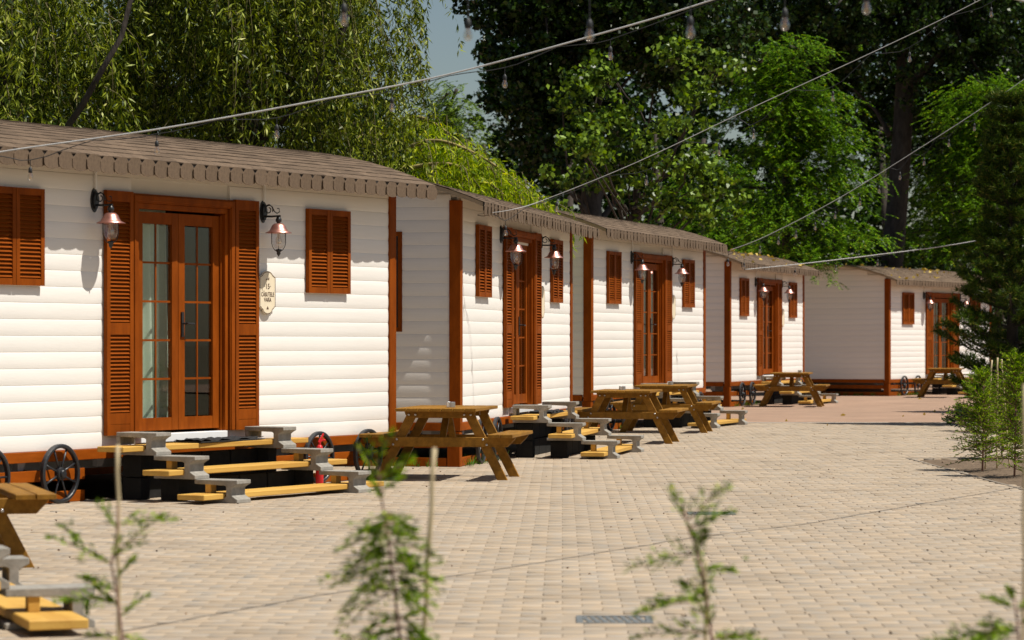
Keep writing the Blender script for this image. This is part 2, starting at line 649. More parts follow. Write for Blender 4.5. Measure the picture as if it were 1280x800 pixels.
def paver_mesh(name, c, z, tx, ty):
    T, B, D = paver_quads(c, z, tx, ty)
    n = len(c)
    V = np.concatenate([T, B, D], axis=1).reshape(-1, 3)
    base = np.arange(n)[:, None] * 12
    fs = [[0, 1, 2, 3]]
    for k in range(4):
        j = (k + 1) % 4
        fs.append([4 + k, 4 + j, j, k])
        fs.append([8 + k, 8 + j, 4 + j, 4 + k])
    Fc = (base[:, None, :] + np.array(fs)[None]).reshape(-1, 4)
    me = bpy.data.meshes.new(name)
    me.vertices.add(len(V)); me.vertices.foreach_set('co', V.astype(np.float32).reshape(-1))
    me.loops.add(Fc.size); me.loops.foreach_set('vertex_index', Fc.astype(np.int32).reshape(-1))
    me.polygons.add(len(Fc))
    me.polygons.foreach_set('loop_start', np.arange(0, Fc.size, 4, dtype=np.int32))
    me.polygons.foreach_set('loop_total', np.full(len(Fc), 4, dtype=np.int32))
    me.update(calc_edges=True)
    me.materials.append(MATS['paver'])
    return me


one = paver_mesh('paver', np.zeros((1, 2)), np.zeros(1), np.zeros(1), np.zeros(1))
for c in cells[mask]:
    obj('paver', one, pavement, (c[0], c[1], random.gauss(0, .0011)), (random.gauss(0, .006), random.gauss(0, .006), random.gauss(0, .006)))
rest = cells[~mask] + rng.normal(0, .0008, (int((~mask).sum()), 2))
o = obj('paver_field', paver_mesh('paver_field', rest, rng.normal(0, .0011, len(rest)), rng.normal(0, .0006, len(rest)), rng.normal(0, .0006, len(rest))), pavement)
o['kind'] = 'stuff'

# red road crossing beyond the yard
mb = MB()
q = [(-40, 52.02), (60, 52.02), (60, 140), (-40, 140)]
mb.v = [(*prot(*p), -.004) for p in q]
mb.f = [(0, 1, 2, 3)]
tag(obj('road', mb.mesh('road', 'red_paving')), 'reddish paved road beyond the tan yard', kind='structure')
mb = MB()
mb.box(-12, 16, 51.93, 52.03, -.05, .006)
tag(obj('kerb', mb.mesh('kerb', 'kerb', bevel=.004), None, (0, 0, 0), (0, 0, PAV_ROT)), 'flush concrete kerb between yard and road', kind='structure')

# planting bed
mb = MB()
nx, ny = 24, 48
for j in range(ny + 1):
    for i in range(nx + 1):
        x = BX0 + .05 + i * 7 / nx
        y = BY0 + (BY1 - BY0) * j / ny
        e = min(1, min(i, j, ny - j) / 3)
        mb.v.append((x + (y - 30) * -.012, y, -.02 + e * (.03 + .035 * random.random())))
for j in range(ny):
    for i in range(nx):
        a = j * (nx + 1) + i
        mb.f.append((a, a + 1, a + nx + 2, a + nx + 1))
bed = tag(obj('planting_bed', mb.mesh('planting_bed', 'soil', smooth=True)), 'bare soil planting bed at the right edge of the paving', kind='structure')
mb = MB()
mb.box(BX0 - .02, BX0 + .02, BY0, BY1 + .05, -.05, .005)
mb.box(BX0 + .022, BX0 + 7, BY1, BY1 + .05, -.05, .005)
for k, p in enumerate(mb.v):
    mb.v[k] = (p[0] + (p[1] - 30) * -.012, p[1], p[2])
obj('edging', mb.mesh('edging', 'edging', bevel=.002), bed)

# drain grates
for k, (gx, gy) in enumerate(grate_pos):
    t = empty('drain_grate', ['square metal drain grate set in the paving nearest the camera', 'square metal drain grate farther out in the paving'][k],
              'drain grate', (gx, gy, 0), PAV_ROT, 'drain grates in the paving')
    mb = MB()
    for (x0, x1, y0, y1) in ((-.2, .2, -.2, -.165), (-.2, .2, .165, .2), (-.2, -.165, -.165, .165), (.165, .2, -.165, .165)):
        mb.box(x0, x1, y0, y1, -.03, .003)
    obj('frame', mb.mesh('grate_frame', 'zinc'), t)
    obj('mortar_bed', MB().box(-.36, .36, -.33, .33, -.0285, -.0035).mesh('mortar_bed', 'mortar'), t)
    mb = MB().box(-.0125, .0125, -.165, .165, -.03, .001)
    bar = mb.mesh('grate_bar', 'zinc')
    for i in range(8):
        obj('bar', bar, t, (-.14 + i * .04, 0, 0), (0, 0, .12))
    obj('cross_bar', MB().box(-.165, .165, -.015, .015, -.020, -.001).mesh('grate_cross', 'zinc'), t)

# ------------------------------------------------------------------ cabins
COURSE = .148
NC = 17
WT = NC * COURSE      # top of the front siding above its bottom: 2.516


def roof_z(w):
    return 3.11 - .31 * ((w + 1.8) / 1.8) ** 2


def siding_profile():
    pts = []
    for q in (0, .03, .08, .15, .24, .34, .45, .55, .66, .76, .85, .92, .97, 1.0):
        b = .0052 * (1 - abs(2 * q - 1) ** 2.4) + .0045 if q not in (0, 1.0) else .003
        pts.append((-b - .001, q * COURSE))
    pts.append((.02, COURSE))
    pts.append((.02, 0))
    return pts


def siding_mesh(a, b):
    key = ('siding', round(a, 3), round(b, 3))
    if key not in CACHE:
        mb = MB().prism(siding_profile(), a, b, 'x')
        me = mb.mesh('siding_board', 'siding')
        CACHE[key] = me
    return CACHE[key]


def cached(key, fn):
    if key not in CACHE:
        CACHE[key] = fn()
    return CACHE[key]


def slat_mesh(w):
    def mk():
        mb = MB()
        mb.prism([(-.016, -.0125), (-.012, -.0145), (.013, .0115), (.009, .0135)], -w / 2, w / 2, 'x')
        return mb.mesh('slat', 'brown_h')
    return cached(('slat', w), mk)


def slats(parent, w, x, y, z0, z1, pitch, single):
    n = int(round((z1 - z0) / pitch))
    if single:
        for i in range(n):
            obj('slat', slat_mesh(w), parent, (x, y, z0 + (i + .5) * (z1 - z0) / n))
    else:
        def mk():
            mb = MB()
            for i in range(n):
                z = z0 + (i + .5) * (z1 - z0) / n
                mb.prism([(y - .016, z - .0125), (y - .012, z - .0145), (y + .013, z + .0115), (y + .009, z + .0135)], -w / 2, w / 2, 'x')
            return mb.mesh('slats', 'brown_h')
        o = obj('slats', cached(('slats', w, y, z0, z1), mk), parent, (x, 0, 0))
        o['kind'] = 'stuff'


def shutter_frame():
    mb = MB()
    z0, z1 = .115, 2.385
    y0, y1 = -.062, -.022
    for x0, x1 in ((-.2, -.15), (.15, .2)):
        mb.box(x0, x1, y0, y1, z0, z1)
    for a, b in ((.115, .215), (.218, .32), (1.05, 1.16), (2.285, 2.385)):
        mb.box(-.15, .15, y0 + .002, y1, a, b)
    mb.box(-.15, .15, -.026, -.014, z0, z1)
    return mb.mesh('shutter_frame', 'brown')


def window_frame():
    mb = MB()
    z0, z1 = 1.485, 2.35
    y0, y1 = -.058, -.02
    for x0, x1 in ((-.395, -.345), (-.05, -.003), (.003, .05), (.345, .395)):
        mb.box(x0, x1, y0, y1, z0, z1)
    for xa, xb in ((-.345, -.05), (.05, .345)):
        mb.box(xa, xb, y0 + .002, y1, z0, z0 + .06)
        mb.box(xa, xb, y0 + .002, y1, z1 - .06, z1)
    mb.box(-.39, .39, -.022, -.012, z0 + .005, z1 - .005)
    return mb.mesh('window_frame', 'brown')


def door_parts():
    d = {}
    mb = MB()
    Z0, Z1 = .115, 2.376
    for sx in (-1, 1):
        mb.box(*sorted((sx * .83, sx * .745)), -.055, .02, Z0, Z1 - .085)
        mb.box(*sorted((sx * .815, sx * .755)), -.066, -.05, Z0, Z1 - .07)
        mb.box(*sorted((sx * .745, sx * .695)), -.028, .10, Z0, 2.24)
        mb.box(*sorted((sx * .695, sx * .675)), .01, .10, Z0, 2.22)
    mb.box(-.83, .83, -.056, .02, Z1 - .085, Z1)
    mb.box(-.815, .815, -.067, -.05, Z1 - .07, Z1 - .015)
    mb.box(-.745, .745, -.027, .10, 2.24, Z1 - .085)
    d['frame'] = mb.mesh('door_frame', 'brown', bevel=.004)
    mb = MB()
    w = .665
    y0, y1 = .03, .078
    z0, z1 = .14, 2.215
    for x0, x1 in ((0, .10), (w - .10, w)):
        mb.box(x0, x1, y0, y1, z0, z1)
    mb.box(.10, w - .10, y0 + .002, y1, z0, z0 + .12)
    mb.box(.10, w - .10, y0 + .002, y1, z1 - .11, z1)
    # muntins inside the glazing
    gz0, gz1 = z0 + .12, z1 - .11
    for k in range(1, 5):
        z = gz0 + (gz1 - gz0) * k / 5
        mb.box(.10, w - .10, .048, .062, z - .010, z + .010)
    mb.box(w / 2 - .010, w / 2 + .010, .0485, .0615, gz0, gz1)
    d['leaf'] = mb.mesh('door_leaf', 'brown')
    pw, ph = (w - .2) / 2 - .010, (gz1 - gz0) / 5 - .020
    d['pane'] = MB().box(-pw / 2, pw / 2, -.003, .003, -ph / 2, ph / 2).mesh('pane', 'pane_glass')
    d['grid'] = (w, gz0, gz1, pw, ph)
    mb = MB()
    mb.box(-.018, .018, .015, .03, 1.03, 1.27)
    mb.tube([(0, .02, 1.16), (0, -.03, 1.16), (-.01, -.04, 1.16), (.11, -.04, 1.155)], .010, 8)
    d['handle'] = mb.mesh('handle', 'iron')
    d['threshold'] = MB().box(-.70, .70, -.055, .09, .03, .112).mesh('threshold', 'pvc', bevel=.005)
    return d


DOOR = door_parts()
SHUT = shutter_frame()
WINF = window_frame()


def curtain(x0, x1, seed, flare=0.0):
    r = random.Random(seed)
    V, Fc = [], []
    nx, nz = 60, 10
    ph = [r.uniform(0, 6) for _ in range(4)]
    for j in range(nz + 1):
        z = .16 + 2.1 * j / nz
        k = 1 - j / nz
        for i in range(nx + 1):
            q = i / nx
            x = x0 + (x1 - x0) * (q * (1 + flare * k))
            y = .24 + .035 * math.sin(q * 38 + ph[0] + .6 * k) + .02 * math.sin(q * 17 + ph[1] + k) + .015 * k * math.sin(q * 61 + ph[2])
            V.append((x, y, z))
    for j in range(nz):
        for i in range(nx):
            a = j * (nx + 1) + i
            Fc.append((a, a + 1, a + nx + 2, a + nx + 1))
    mb = MB()
    mb.v, mb.f = V, Fc
    return mb.mesh('curtain', 'curtain', smooth=True)


CURT = [curtain(-.70, .10, 1, .06)]


def roof_meshes():
    x0, x1 = -HALF - .30, HALF + .30
    # stepped shingle courses, front slope and back slope
    rr = random.Random(5)
    ex = .135
    # arc-length param of the profile from front edge to the ridge
    ws = [.37]
    while ws[-1] > -1.8:
        ws.append(ws[-1] - ex)
    ws[-1] = -1.8
    mb = MB()
    nx = 56
    xs = [x0 + (x1 - x0) * i / nx for i in range(nx + 1)]
    for side in (0, 1):
        for c in range(len(ws) - 1):
            wa, wb = ws[c], ws[c + 1] - .01
            n = len(mb.v)
            jit = 0.0
            for i, x in enumerate(xs):
                jit = rr.gauss(0, .0022)
                sl = rr.gauss(0, .003)
                for w, lift in ((wa + sl, .009 + jit), (wa + sl, .0), (wb, .003)):
                    ww = w if side == 0 else -3.6 - w
                    mb.v.append((x, -ww, roof_z(ww) + lift))
            for i in range(nx):
                o = n + i * 3
                mb.f.append((o, o + 3, o + 5, o + 2))
                mb.f.append((o + 1, o + 4, o + 3, o))
    shingles = MB()
    roof = mb.mesh('roof', 'roof_shingle')
    # underside and rake boards
    mb = MB()
    N = 24
    prof = [(.35 - (4.3) * k / N) for k in range(N + 1)]
    top = [(-w, roof_z(w) - .004) for w in prof]
    bot = [(-w, roof_z(w) - .05) for w in reversed(prof)]
    mb.prism(top + bot, x0 + .01, x1 - .01, 'x')
    soff = mb.mesh('soffit', 'soffit_wood')
    return roof, soff


ROOF, SOFF = roof_meshes()


def tab_mesh():
    w, h = .122, .158
    pts = [(-w + .064, 0), (w - .064, 0), (w - .024, -.034), (w, -.052), (w, -.105), (w * .9, -.135), (w * .55, -.152), (0, -h), (-w * .55, -.152), (-w * .9, -.135), (-w, -.105), (-w, -.052), (-w + .024, -.034)]
    return MB().prism(pts, -.004, .004, 'y').mesh('shingle_tab', 'shingle')


TAB = tab_mesh()


def end_gable_mesh(th):
    N = 20
    pts = [(0, -.04)] + [(3.6 * k / N, roof_z(-3.6 * k / N) - .052) for k in range(N + 1)] + [(3.6, -.04)]
    # prism in (y,z) along x
    seq = [(0.0, -.04)] + [(3.6 * k / N, roof_z(-3.6 * k / N) - .052) for k in range(N + 1)] + [(3.6, -.04)]
    return MB().prism(seq, 0, th, 'x').mesh('end_wall', 'cream')


GAB = end_gable_mesh(.1)


def wheel_meshes():
    d = {}
    R = .268
    mb = MB().lathe([(R, -.016), (R, .016), (R - .012, .024), (R - .03, .024), (R - .036, .016), (R - .036, -.016), (R - .03, -.024), (R - .012, -.024)], 40, close=True)
    d['rim'] = mb.mesh('rim', 'wheel_paint', smooth=False)
    d['spoke'] = MB().tube([(.02, 0, 0), (.12, 0, 0), (R - .03, 0, 0)], [.012, .009, .010], 6).mesh('spoke', 'wheel_paint', smooth=True)
    mb = MB().lathe([(.0, .05), (.03, .05), (.036, .042), (.036, .03), (.055, .028), (.06, .015), (.06, -.02), (0, -.02)], 20)
    d['hub'] = mb.mesh('hub', 'wheel_paint', smooth=False)
    return d


WHEEL = wheel_meshes()

CAB_LABEL = [
    'nearest white log-sided cabin with brown French doors and number plaque at left',
    'second white cabin in the row, behind the nearest picnic table in the middle',
    'third white cabin in the row, behind the two overlapping picnic tables',
    'fourth white cabin, smaller with distance, leaves on its roof, beyond the road edge',
    'farthest white cabin with broad shaded end wall, half hidden by the pine',
]
ORD = ['nearest', 'second', 'third', 'fourth', 'farthest']


def make_cabin(i):
    X, Z, a, zb = CABS[i]
    root = empty('cabin', CAB_LABEL[i], 'cabin', (X, Z, 0), a, 'white cabins standing in a row')
    near = (i == 0)
    rs = .11 if i == 1 else 0.0          # this roof sits lower on its walls
    zs = (2.75 - rs) / 2.75

    def put(name, me, loc=(0, 0, 0), rot=None, parent=root, scale=None):
        return obj(name, me, parent, (loc[0], loc[1], loc[2] + (zb if parent is root else 0)), rot, scale)

    # shell
    mb = MB()
    mb.box(-HALF + .02, -.74, .02, .12, -.04, 2.74)
    mb.box(.74, HALF - .02, .02, .12, -.04, 2.74)
    mb.box(-.74, .74, .02, .12, 2.30, 2.74)
    mb.box(-.74, .74, .02, .12, -.04, .03)
    put('front_wall', cached('front_wall', lambda: mb.mesh('front_wall', 'cream')), (0, 0, 0), None, root, (1, 1, zs))
    put('end_wall', GAB, (-HALF + .02, 0, 0), None, root, (1, 1, zs))
    put('end_wall', GAB, (HALF - .12, 0, 0), None, root, (1, 1, zs))

    def back():
        mb = MB()
        mb.box(-HALF + .12, HALF - .12, 3.5, 3.6, -.04, 2.74)
        return mb.mesh('back_wall', 'cream')
    put('back_wall', cached('back_wall', back), (0, 0, 0), None, root, (1, 1, zs))

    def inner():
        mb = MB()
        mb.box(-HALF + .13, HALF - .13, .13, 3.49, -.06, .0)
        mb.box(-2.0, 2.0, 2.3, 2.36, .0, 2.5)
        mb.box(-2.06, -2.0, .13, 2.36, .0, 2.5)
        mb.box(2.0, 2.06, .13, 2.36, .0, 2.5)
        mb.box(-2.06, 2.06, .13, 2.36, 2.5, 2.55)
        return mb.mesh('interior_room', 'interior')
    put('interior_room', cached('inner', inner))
    put('fascia_board', MB().box(-HALF + .1, HALF - .1, -.012, .02, WT + .003, 2.745 - rs).mesh('fascia_board', 'cream'))
    # log siding, front
    pe = HALF - .10
    for c in range(NC):
        z = c * COURSE
        if z + COURSE > .12 and z < 2.37:
            ml, mr_ = siding_mesh(-pe, -.80), siding_mesh(.80, pe)
            put('siding_board', ml, (0, 0, z))
            put('siding_board', mr_, (0, 0, z))
        else:
            put('siding_board', siding_mesh(-pe, pe), (0, 0, z))
    # log siding, left end
    for c in range(21):
        z = c * COURSE
        zt = z + COURSE * .75
        if zt < roof_z(0) - .05 - rs:
            b0, b1 = .09, 3.51
        else:
            r = math.sqrt(max(0, (3.06 - rs - zt) / .31)) * 1.8
            b0, b1 = 1.8 - r, 1.8 + r
            if r < .2:
                continue
        hb = round((b1 - b0) / 2, 3)
        put('siding_board', siding_mesh(-hb, hb), (-HALF, (b0 + b1) / 2, z), (0, 0, -math.pi / 2))
    # corner posts
    def post():
        mb = MB().box(-.026, .105, -.030, .105, -.10, 2.70)
        return mb.mesh('corner_post', 'brown', bevel=.004)
    pm = cached('post', post)
    put('corner_post', pm, (-HALF, 0, 0), None, root, (1, 1, zs))
    put('corner_post', pm, (HALF, 0, 0), None, root, (-1, 1, zs))
    put('corner_post', pm, (-HALF, 3.6, 0), None, root, (1, -1, zs))
    # roof
    put('roof', ROOF, (0, 0, -rs))
    put('soffit', SOFF, (0, 0, -rs))
    put('gap_shade_strip', cached('gap_strip', lambda: MB().box(-HALF - .29, HALF + .29, -.362, -.352, 2.565, 2.664).mesh('gap_shade_strip', 'gap_shade')), (0, 0, -rs))  # added dark strip, stands in for shade in the tab gaps
    nt_ = 41
    rr = random.Random(100 + i)
    for k in range(nt_):
        x = -HALF - .30 + .1 + k * (LEN + .40) / (nt_ - 1)
        put('shingle_tab', TAB, (x, -.374 + rr.gauss(0, .002), 2.669 - rs + rr.gauss(0, .003)), (rr.gauss(.03, .025), rr.gauss(0, .012), .055 + rr.gauss(0, .012)))
    # windows with closed louvred shutters
    for x in (-2.53, 2.53):
        wn_ = put('window', WINF, (x, 0, 0))
        for sx in (-1, 1):
            slats(wn_, .295, sx * .1975, -.040, 1.55, 2.285, .0367, near)
    # shutters beside the door
    for x in (-1.032, 1.032):
        s_ = put('door_shutter', SHUT, (x, 0, 0))
        slats(s_, .30, 0, -.044, 1.165, 2.28, .036, near)
        slats(s_, .30, 0, -.044, .325, 1.045, .036, near)
    # door
    dr = put('door', DOOR['frame'])
    w, gz0, gz1, pw, ph = DOOR['grid']
    for x in (-.668, .003):
        obj('door_leaf', DOOR['leaf'], dr, (x, 0, 0))
        for r in range(5):
            for cc in (0, 1):
                px = x + .10 + pw / 2 + cc * (pw + .020)
                pz = gz0 + (r + .5) * (gz1 - gz0) / 5
                obj('pane', DOOR['pane'], dr, (px, .055, pz))
    obj('handle', DOOR['handle'], dr, (.055, 0, 0))
    obj('threshold', DOOR['threshold'], dr)
    obj('curtain', CURT[0], dr)
    # window on the end wall that faces the camera
    if i in (1, 4):
        y0, y1, z0, z1 = (.67, 1.45, 1.06, 2.23) if i == 1 else (2.5, 3.2, 1.87, 2.55)
        mb = MB()
        mb.box(-.021, -.002, y0, y0 + .05, z0, z1)
        mb.box(-.021, -.002, y1 - .05, y1, z0, z1)
        mb.box(-.020, -.002, y0 + .05, y1 - .05, z1 - .05, z1)
        mb.box(-.020, -.002, y0 + .05, y1 - .05, z0, z0 + .05)
        ew = put('end_window', mb.mesh('end_window', 'brown', bevel=.003), (-HALF, 0, 0))
        obj('pane', MB().box(-.0165, -.004, y0 + .05, y1 - .05, z0 + .05, z1 - .05).mesh('pane', 'dark_glass'), ew)
    # skirting
    zz = zb
    mb = MB()
    mb.box(-HALF + .04, HALF - .0, -.035, .05, -.095, -.002)
    put('bearer', mb.mesh('bearer', 'brown_h', bevel=.004))
    mb = MB()
    mb.box(-HALF - .02, -HALF + .06, .132, 3.4, -.095, -.002)
    put('bearer', mb.mesh('bearer', 'brown_h', bevel=.004))
    bh = .105
    for z0 in (0.0, zb * .42):
        for (xa, xb) in ((-HALF + .13, -1.5), (1.5, HALF - .02)):
            obj('skirting_board', MB().box(xa, xb, -.012, .014, z0 + .004, z0 + bh).mesh('skirting_board', 'brown_h', bevel=.003), root)
        obj('skirting_board', MB().box(-HALF - .012, -HALF + .014, .14, 3.5, z0 + .004, z0 + bh).mesh('skirting_board', 'brown_h', bevel=.003), root)
    obj('skirting_post', MB().box(-HALF - .02, -HALF + .12, -.02, .13, 0, zb - .102).mesh('skirting_post', 'brown', bevel=.004), root)
    obj('light_block_panel', MB().box(-HALF, HALF, 3.42, 3.46, -.02, zb - .05).mesh('light_block_panel', 'brown'), root)  # added unseen panel, blocks light from behind to keep the underfloor dark
    mb = MB()
    mb.box(-HALF + .1, HALF - .1, .35, .45, zb - .2, zb - .06)
    mb.box(-HALF + .1, HALF - .1, 2.9, 3.0, zb - .2, zb - .06)
    for x in (-3.3, -2.35, -1.2, 0.2, 1.3, 2.7, 3.5):
        mb.prism([(x - .02, zb - .06), (x + .12, zb - .06), (x + .05, zb - .17), (x - .02, zb - .17)], .06, .12, 'y')
        mb.box(x, x + .06, .45, 2.9, zb - .16, zb - .06)
    for x in (-2.0, 2.4):
        mb.tube([(x, .05, .27), (x, 1.5, .27)], .03, 8)
    obj('chassis', mb.mesh('chassis', 'chassis'), root)
    # wagon wheels
    for k, t in enumerate((-2.93, -1.95, 2.28, 3.22)):
        wh = obj('wheel', WHEEL['rim'], root, (t, -.085, .270), (math.pi / 2, rr.uniform(0, 3), 0))
        obj('hub', WHEEL['hub'], wh)
        for s_ in range(8):
            obj('spoke', WHEEL['spoke'], wh, (0, 0, 0), (0, 0, s_ * math.pi / 4))
    return root


cabins = [make_cabin(i) for i in range(5)]


# ------------------------------------------------------------------ wall lanterns
def lantern_meshes():
    d = {}
    mb = MB()
    pr = []
    for k in range(20):
        a = 2 * math.pi * k / 20
        r = 1.0 + .06 * math.cos(4 * a)
        pr.append((.052 * r * math.sin(a), .105 * r * math.cos(a)))
    mb.prism(pr, -.025, 0, 'y')
    mb.prism([(x * .7, z * .75) for x, z in pr], -.045, -.025, 'y')
    d['backplate'] = mb.mesh('backplate', 'iron')
    mb = MB()
    A = .205
    mb.tube([(0, -.03, -.045), (0, -.12, -.048), (0, -A - .02, -.045)], .0105, 8)
    sc = []
    for k in range(30):
        q = k / 29
        a = math.pi * 1.15 - q * math.pi * 2.6
        r = .052 * (1 - .62 * q)
        sc.append((0, -.085 - r * math.cos(a) * -1, .02 + r * math.sin(a)))
    mb.tube(sc, .0055, 6)
    mb.tube([(0, -.04, .055), (0, -.09, .072), (0, -.13, .045), (0, -.155, .0), (0, -.185, -.018), (0, -.215, -.005), (0, -.21, .03), (0, -.19, .03)], .0055, 6)
    mb.lathe([(0, 0), (.018, -.004), (.022, -.02), (.030, -.03), (.030, -.055), (.02, -.06), (.02, -.075), (0, -.08)], 14, (0, -A, -.045))
    d['arm'] = mb.mesh('arm', 'iron', smooth=True)
    mb = MB().lathe([(.022, 0), (.045, -.004), (.066, -.022), (.080, -.052), (.094, -.076), (.132, -.094), (.132, -.099), (.125, -.099), (.09, -.082), (.075, -.055), (.04, -.012)], 28, (0, -A, -.118))
    d['shade'] = mb.mesh('lamp_shade', 'copper', smooth=True)
    mb = MB().lathe([(.066, -.09), (.067, -.16), (.058, -.215), (.04, -.245), (.02, -.25)], 20, (0, -A, -.118))
    d['glass'] = mb.mesh('lamp_glass', 'lamp_glass', smooth=True)
    mb = MB()
    for k in range(3):
        a = k * math.pi * 2 / 3 + .6
        pts = []
        for r, z in ((.080, -.088), (.080, -.20), (.070, -.235), (.045, -.268), (.012, -.285)):
            pts.append((r * math.cos(a), -A + r * math.sin(a), -.118 + z))
        mb.tube(pts, .0038, 6)
    mb.lathe([(0, -.255), (.03, -.262), (.03, -.275), (.018, -.29), (.02, -.305), (.006, -.325), (0, -.335)], 12, (0, -A, -.118))
    d['cage'] = mb.mesh('cage', 'iron', smooth=True)
    mb = MB().lathe([(.016, -.09), (.017, -.13), (.03, -.16), (.032, -.185), (.02, -.205), (0, -.212)], 12, (0, -A, -.118))
    d['bulb'] = mb.mesh('bulb', 'bulb_glass', smooth=True)
    d['conduit'] = MB().box(-.011, .011, -.042, -.028, .10, .34).mesh('conduit', 'pvc')
    return d


LANT = lantern_meshes()
for i in range(5):
    X, Z, a, zb = CABS[i]
    for t, sd in ((-1.365, 'left'), (1.365, 'right')):
        p = cab_pt(i, t, 0, zb + 2.285)
        r = empty('wall_lantern', f'copper topped black wall lantern {sd} of the door on the {ORD[i]} cabin', 'lantern', p, a, 'copper wall lanterns on the cabins')
        for k, me in LANT.items():
            nm = {'shade': 'lamp_shade', 'glass': 'lamp_glass'}.get(k, k)
            obj(nm, me, r)

# ------------------------------------------------------------------ plaques


def plaque_outline(w, h, inset=0.0):
    w, h = w - inset, h - inset
    half = []
    for x, z in ((0, h), (.35 * w, h * .97), (.55 * w, h * .90), (.66 * w, h * .82), (.80 * w, h * .80), (.84 * w, h * .76), (w, h * .74),
                 (w, -h * .66), (.84 * w, -h * .68), (.80 * w, -h * .74), (.62 * w, -h * .78), (.5 * w, -h * .90), (.3 * w, -h * .97), (0, -h)):
        half.append((x, z))
    return half + [(-x, z) for x, z in reversed(half[1:-1])]


def text_mesh(s, size, key):
    def mk():
        cu = bpy.data.curves.new('t', 'FONT')
        cu.body = s
        cu.size = size
        cu.align_x = 'CENTER'
        cu.align_y = 'CENTER'
        cu.extrude = .0008
        cu.resolution_u = 2
        ob = bpy.data.objects.new('t', cu)
        COL.objects.link(ob)
        dg = bpy.context.evaluated_depsgraph_get()
        dg.update()
        me = bpy.data.meshes.new_from_object(ob.evaluated_get(dg))
        bpy.data.objects.remove(ob)
        me.materials.clear()
        me.materials.append(MATS['ink'])
        return me
    return cached(key, mk)


for i in range(4):
    X, Z, a, zb = CABS[i]
    p = cab_pt(i, 1.405, 0.034, zb + 1.475)
    r = empty('number_plaque', ['cream scalloped name plaque reading 15 beside the nearest cabin door', 'cream plaque edge beside the right door shutter of the second cabin',
                               'cream plaque edge beside the right door shutter of the third cabin', 'cream plaque edge beside the right door shutter of the fourth cabin'][i],
              'plaque', p, a, 'name plaques by the cabin doors')
    obj('board', cached('plq', lambda: MB().prism(plaque_outline(.142, .218), -.010, 0, 'y').mesh('board', 'plaque')), r)
    def rim():
        o1, o2 = plaque_outline(.137, .213), plaque_outline(.137, .213, .006)
        mb = MB()
        n = len(o1)
        mb.v = [(x, -.0125, z) for x, z in o1] + [(x, -.0125, z) for x, z in o2]
        mb.f = [(k, (k + 1) % n, n + (k + 1) % n, n + k) for k in range(n)]
        return mb.mesh('border', 'ink')
    obj('border', cached('plqrim', rim), r)
    if i == 0:
        obj('lettering', text_mesh('\u00b715\u00b7', .078, 'n15'), r, (0, -.012, .062), (math.pi / 2, 0, 0))
        obj('lettering', text_mesh('C\u0102SU\u021aELE', .052, 'tx1'), r, (0, -.012, -.018), (math.pi / 2, 0, 0), (.95, 1.15, 1))
        obj('lettering', text_mesh('VARA', .052, 'tx2'), r, (0, -.012, -.072), (math.pi / 2, 0, 0), (.95, 1.15, 1))
        mb = MB()
        mb.prism([(-.03, .125), (-.026, .138), (.012, .142), (.02, .156), (.026, .15), (.032, .152), (.026, .14), (.024, .125), (.018, .125), (.016, .134), (-.018, .134), (-.022, .125)], -.0125, -.011, 'y')
        mb.prism([(.012, .158), (.0, .170), (-.004, .180), (.0, .172), (.016, .16)], -.0125, -.011, 'y')
        mb.prism([(-.02, -.165), (0, -.135), (.02, -.165)], -.0125, -.011, 'y')
        obj('emblem', mb.mesh('emblem', 'ink'), r)

# ------------------------------------------------------------------ entrance steps
# concrete I-section blocks in two strings, long planks lying in them


def step_meshes():
    d = {}
    # profile in (w outward -> -y, z)
    W = .46
    H = .208
    web = .37
    pr = [(0, H), (W, H), (W, H - .035), (web + .06, H - .05), (web + .03, H - .07), (web + .03, .07), (web + .07, .045), (W, .035), (W, 0), (0.0, 0), (0.0, .032), (web - .06, .04), (web - .03, .06),
          (web - .03, H - .06), (web - .05, H - .05), (0, H - .04)]
    d['block'] = MB().prism([(-y, z) for y, z in pr], -.115, .115, 'x').mesh('concrete_block', 'concrete', bevel=.004)
    pl = MB().box(-1.5, 1.5, -.33, -.03, .0, .05)
    d['tread'] = pl.mesh('tread', 'plank', bevel=.006)
    d['spacer'] = MB().box(-.045, .045, -.13, -.07, 0, .085).mesh('spacer', 'plank', bevel=.003)
    d['back_leg'] = MB().box(-.115, .115, -.045, 0, .092, H - .041).mesh('back_leg', 'concrete', bevel=.003)
    return d


STEP = step_meshes()


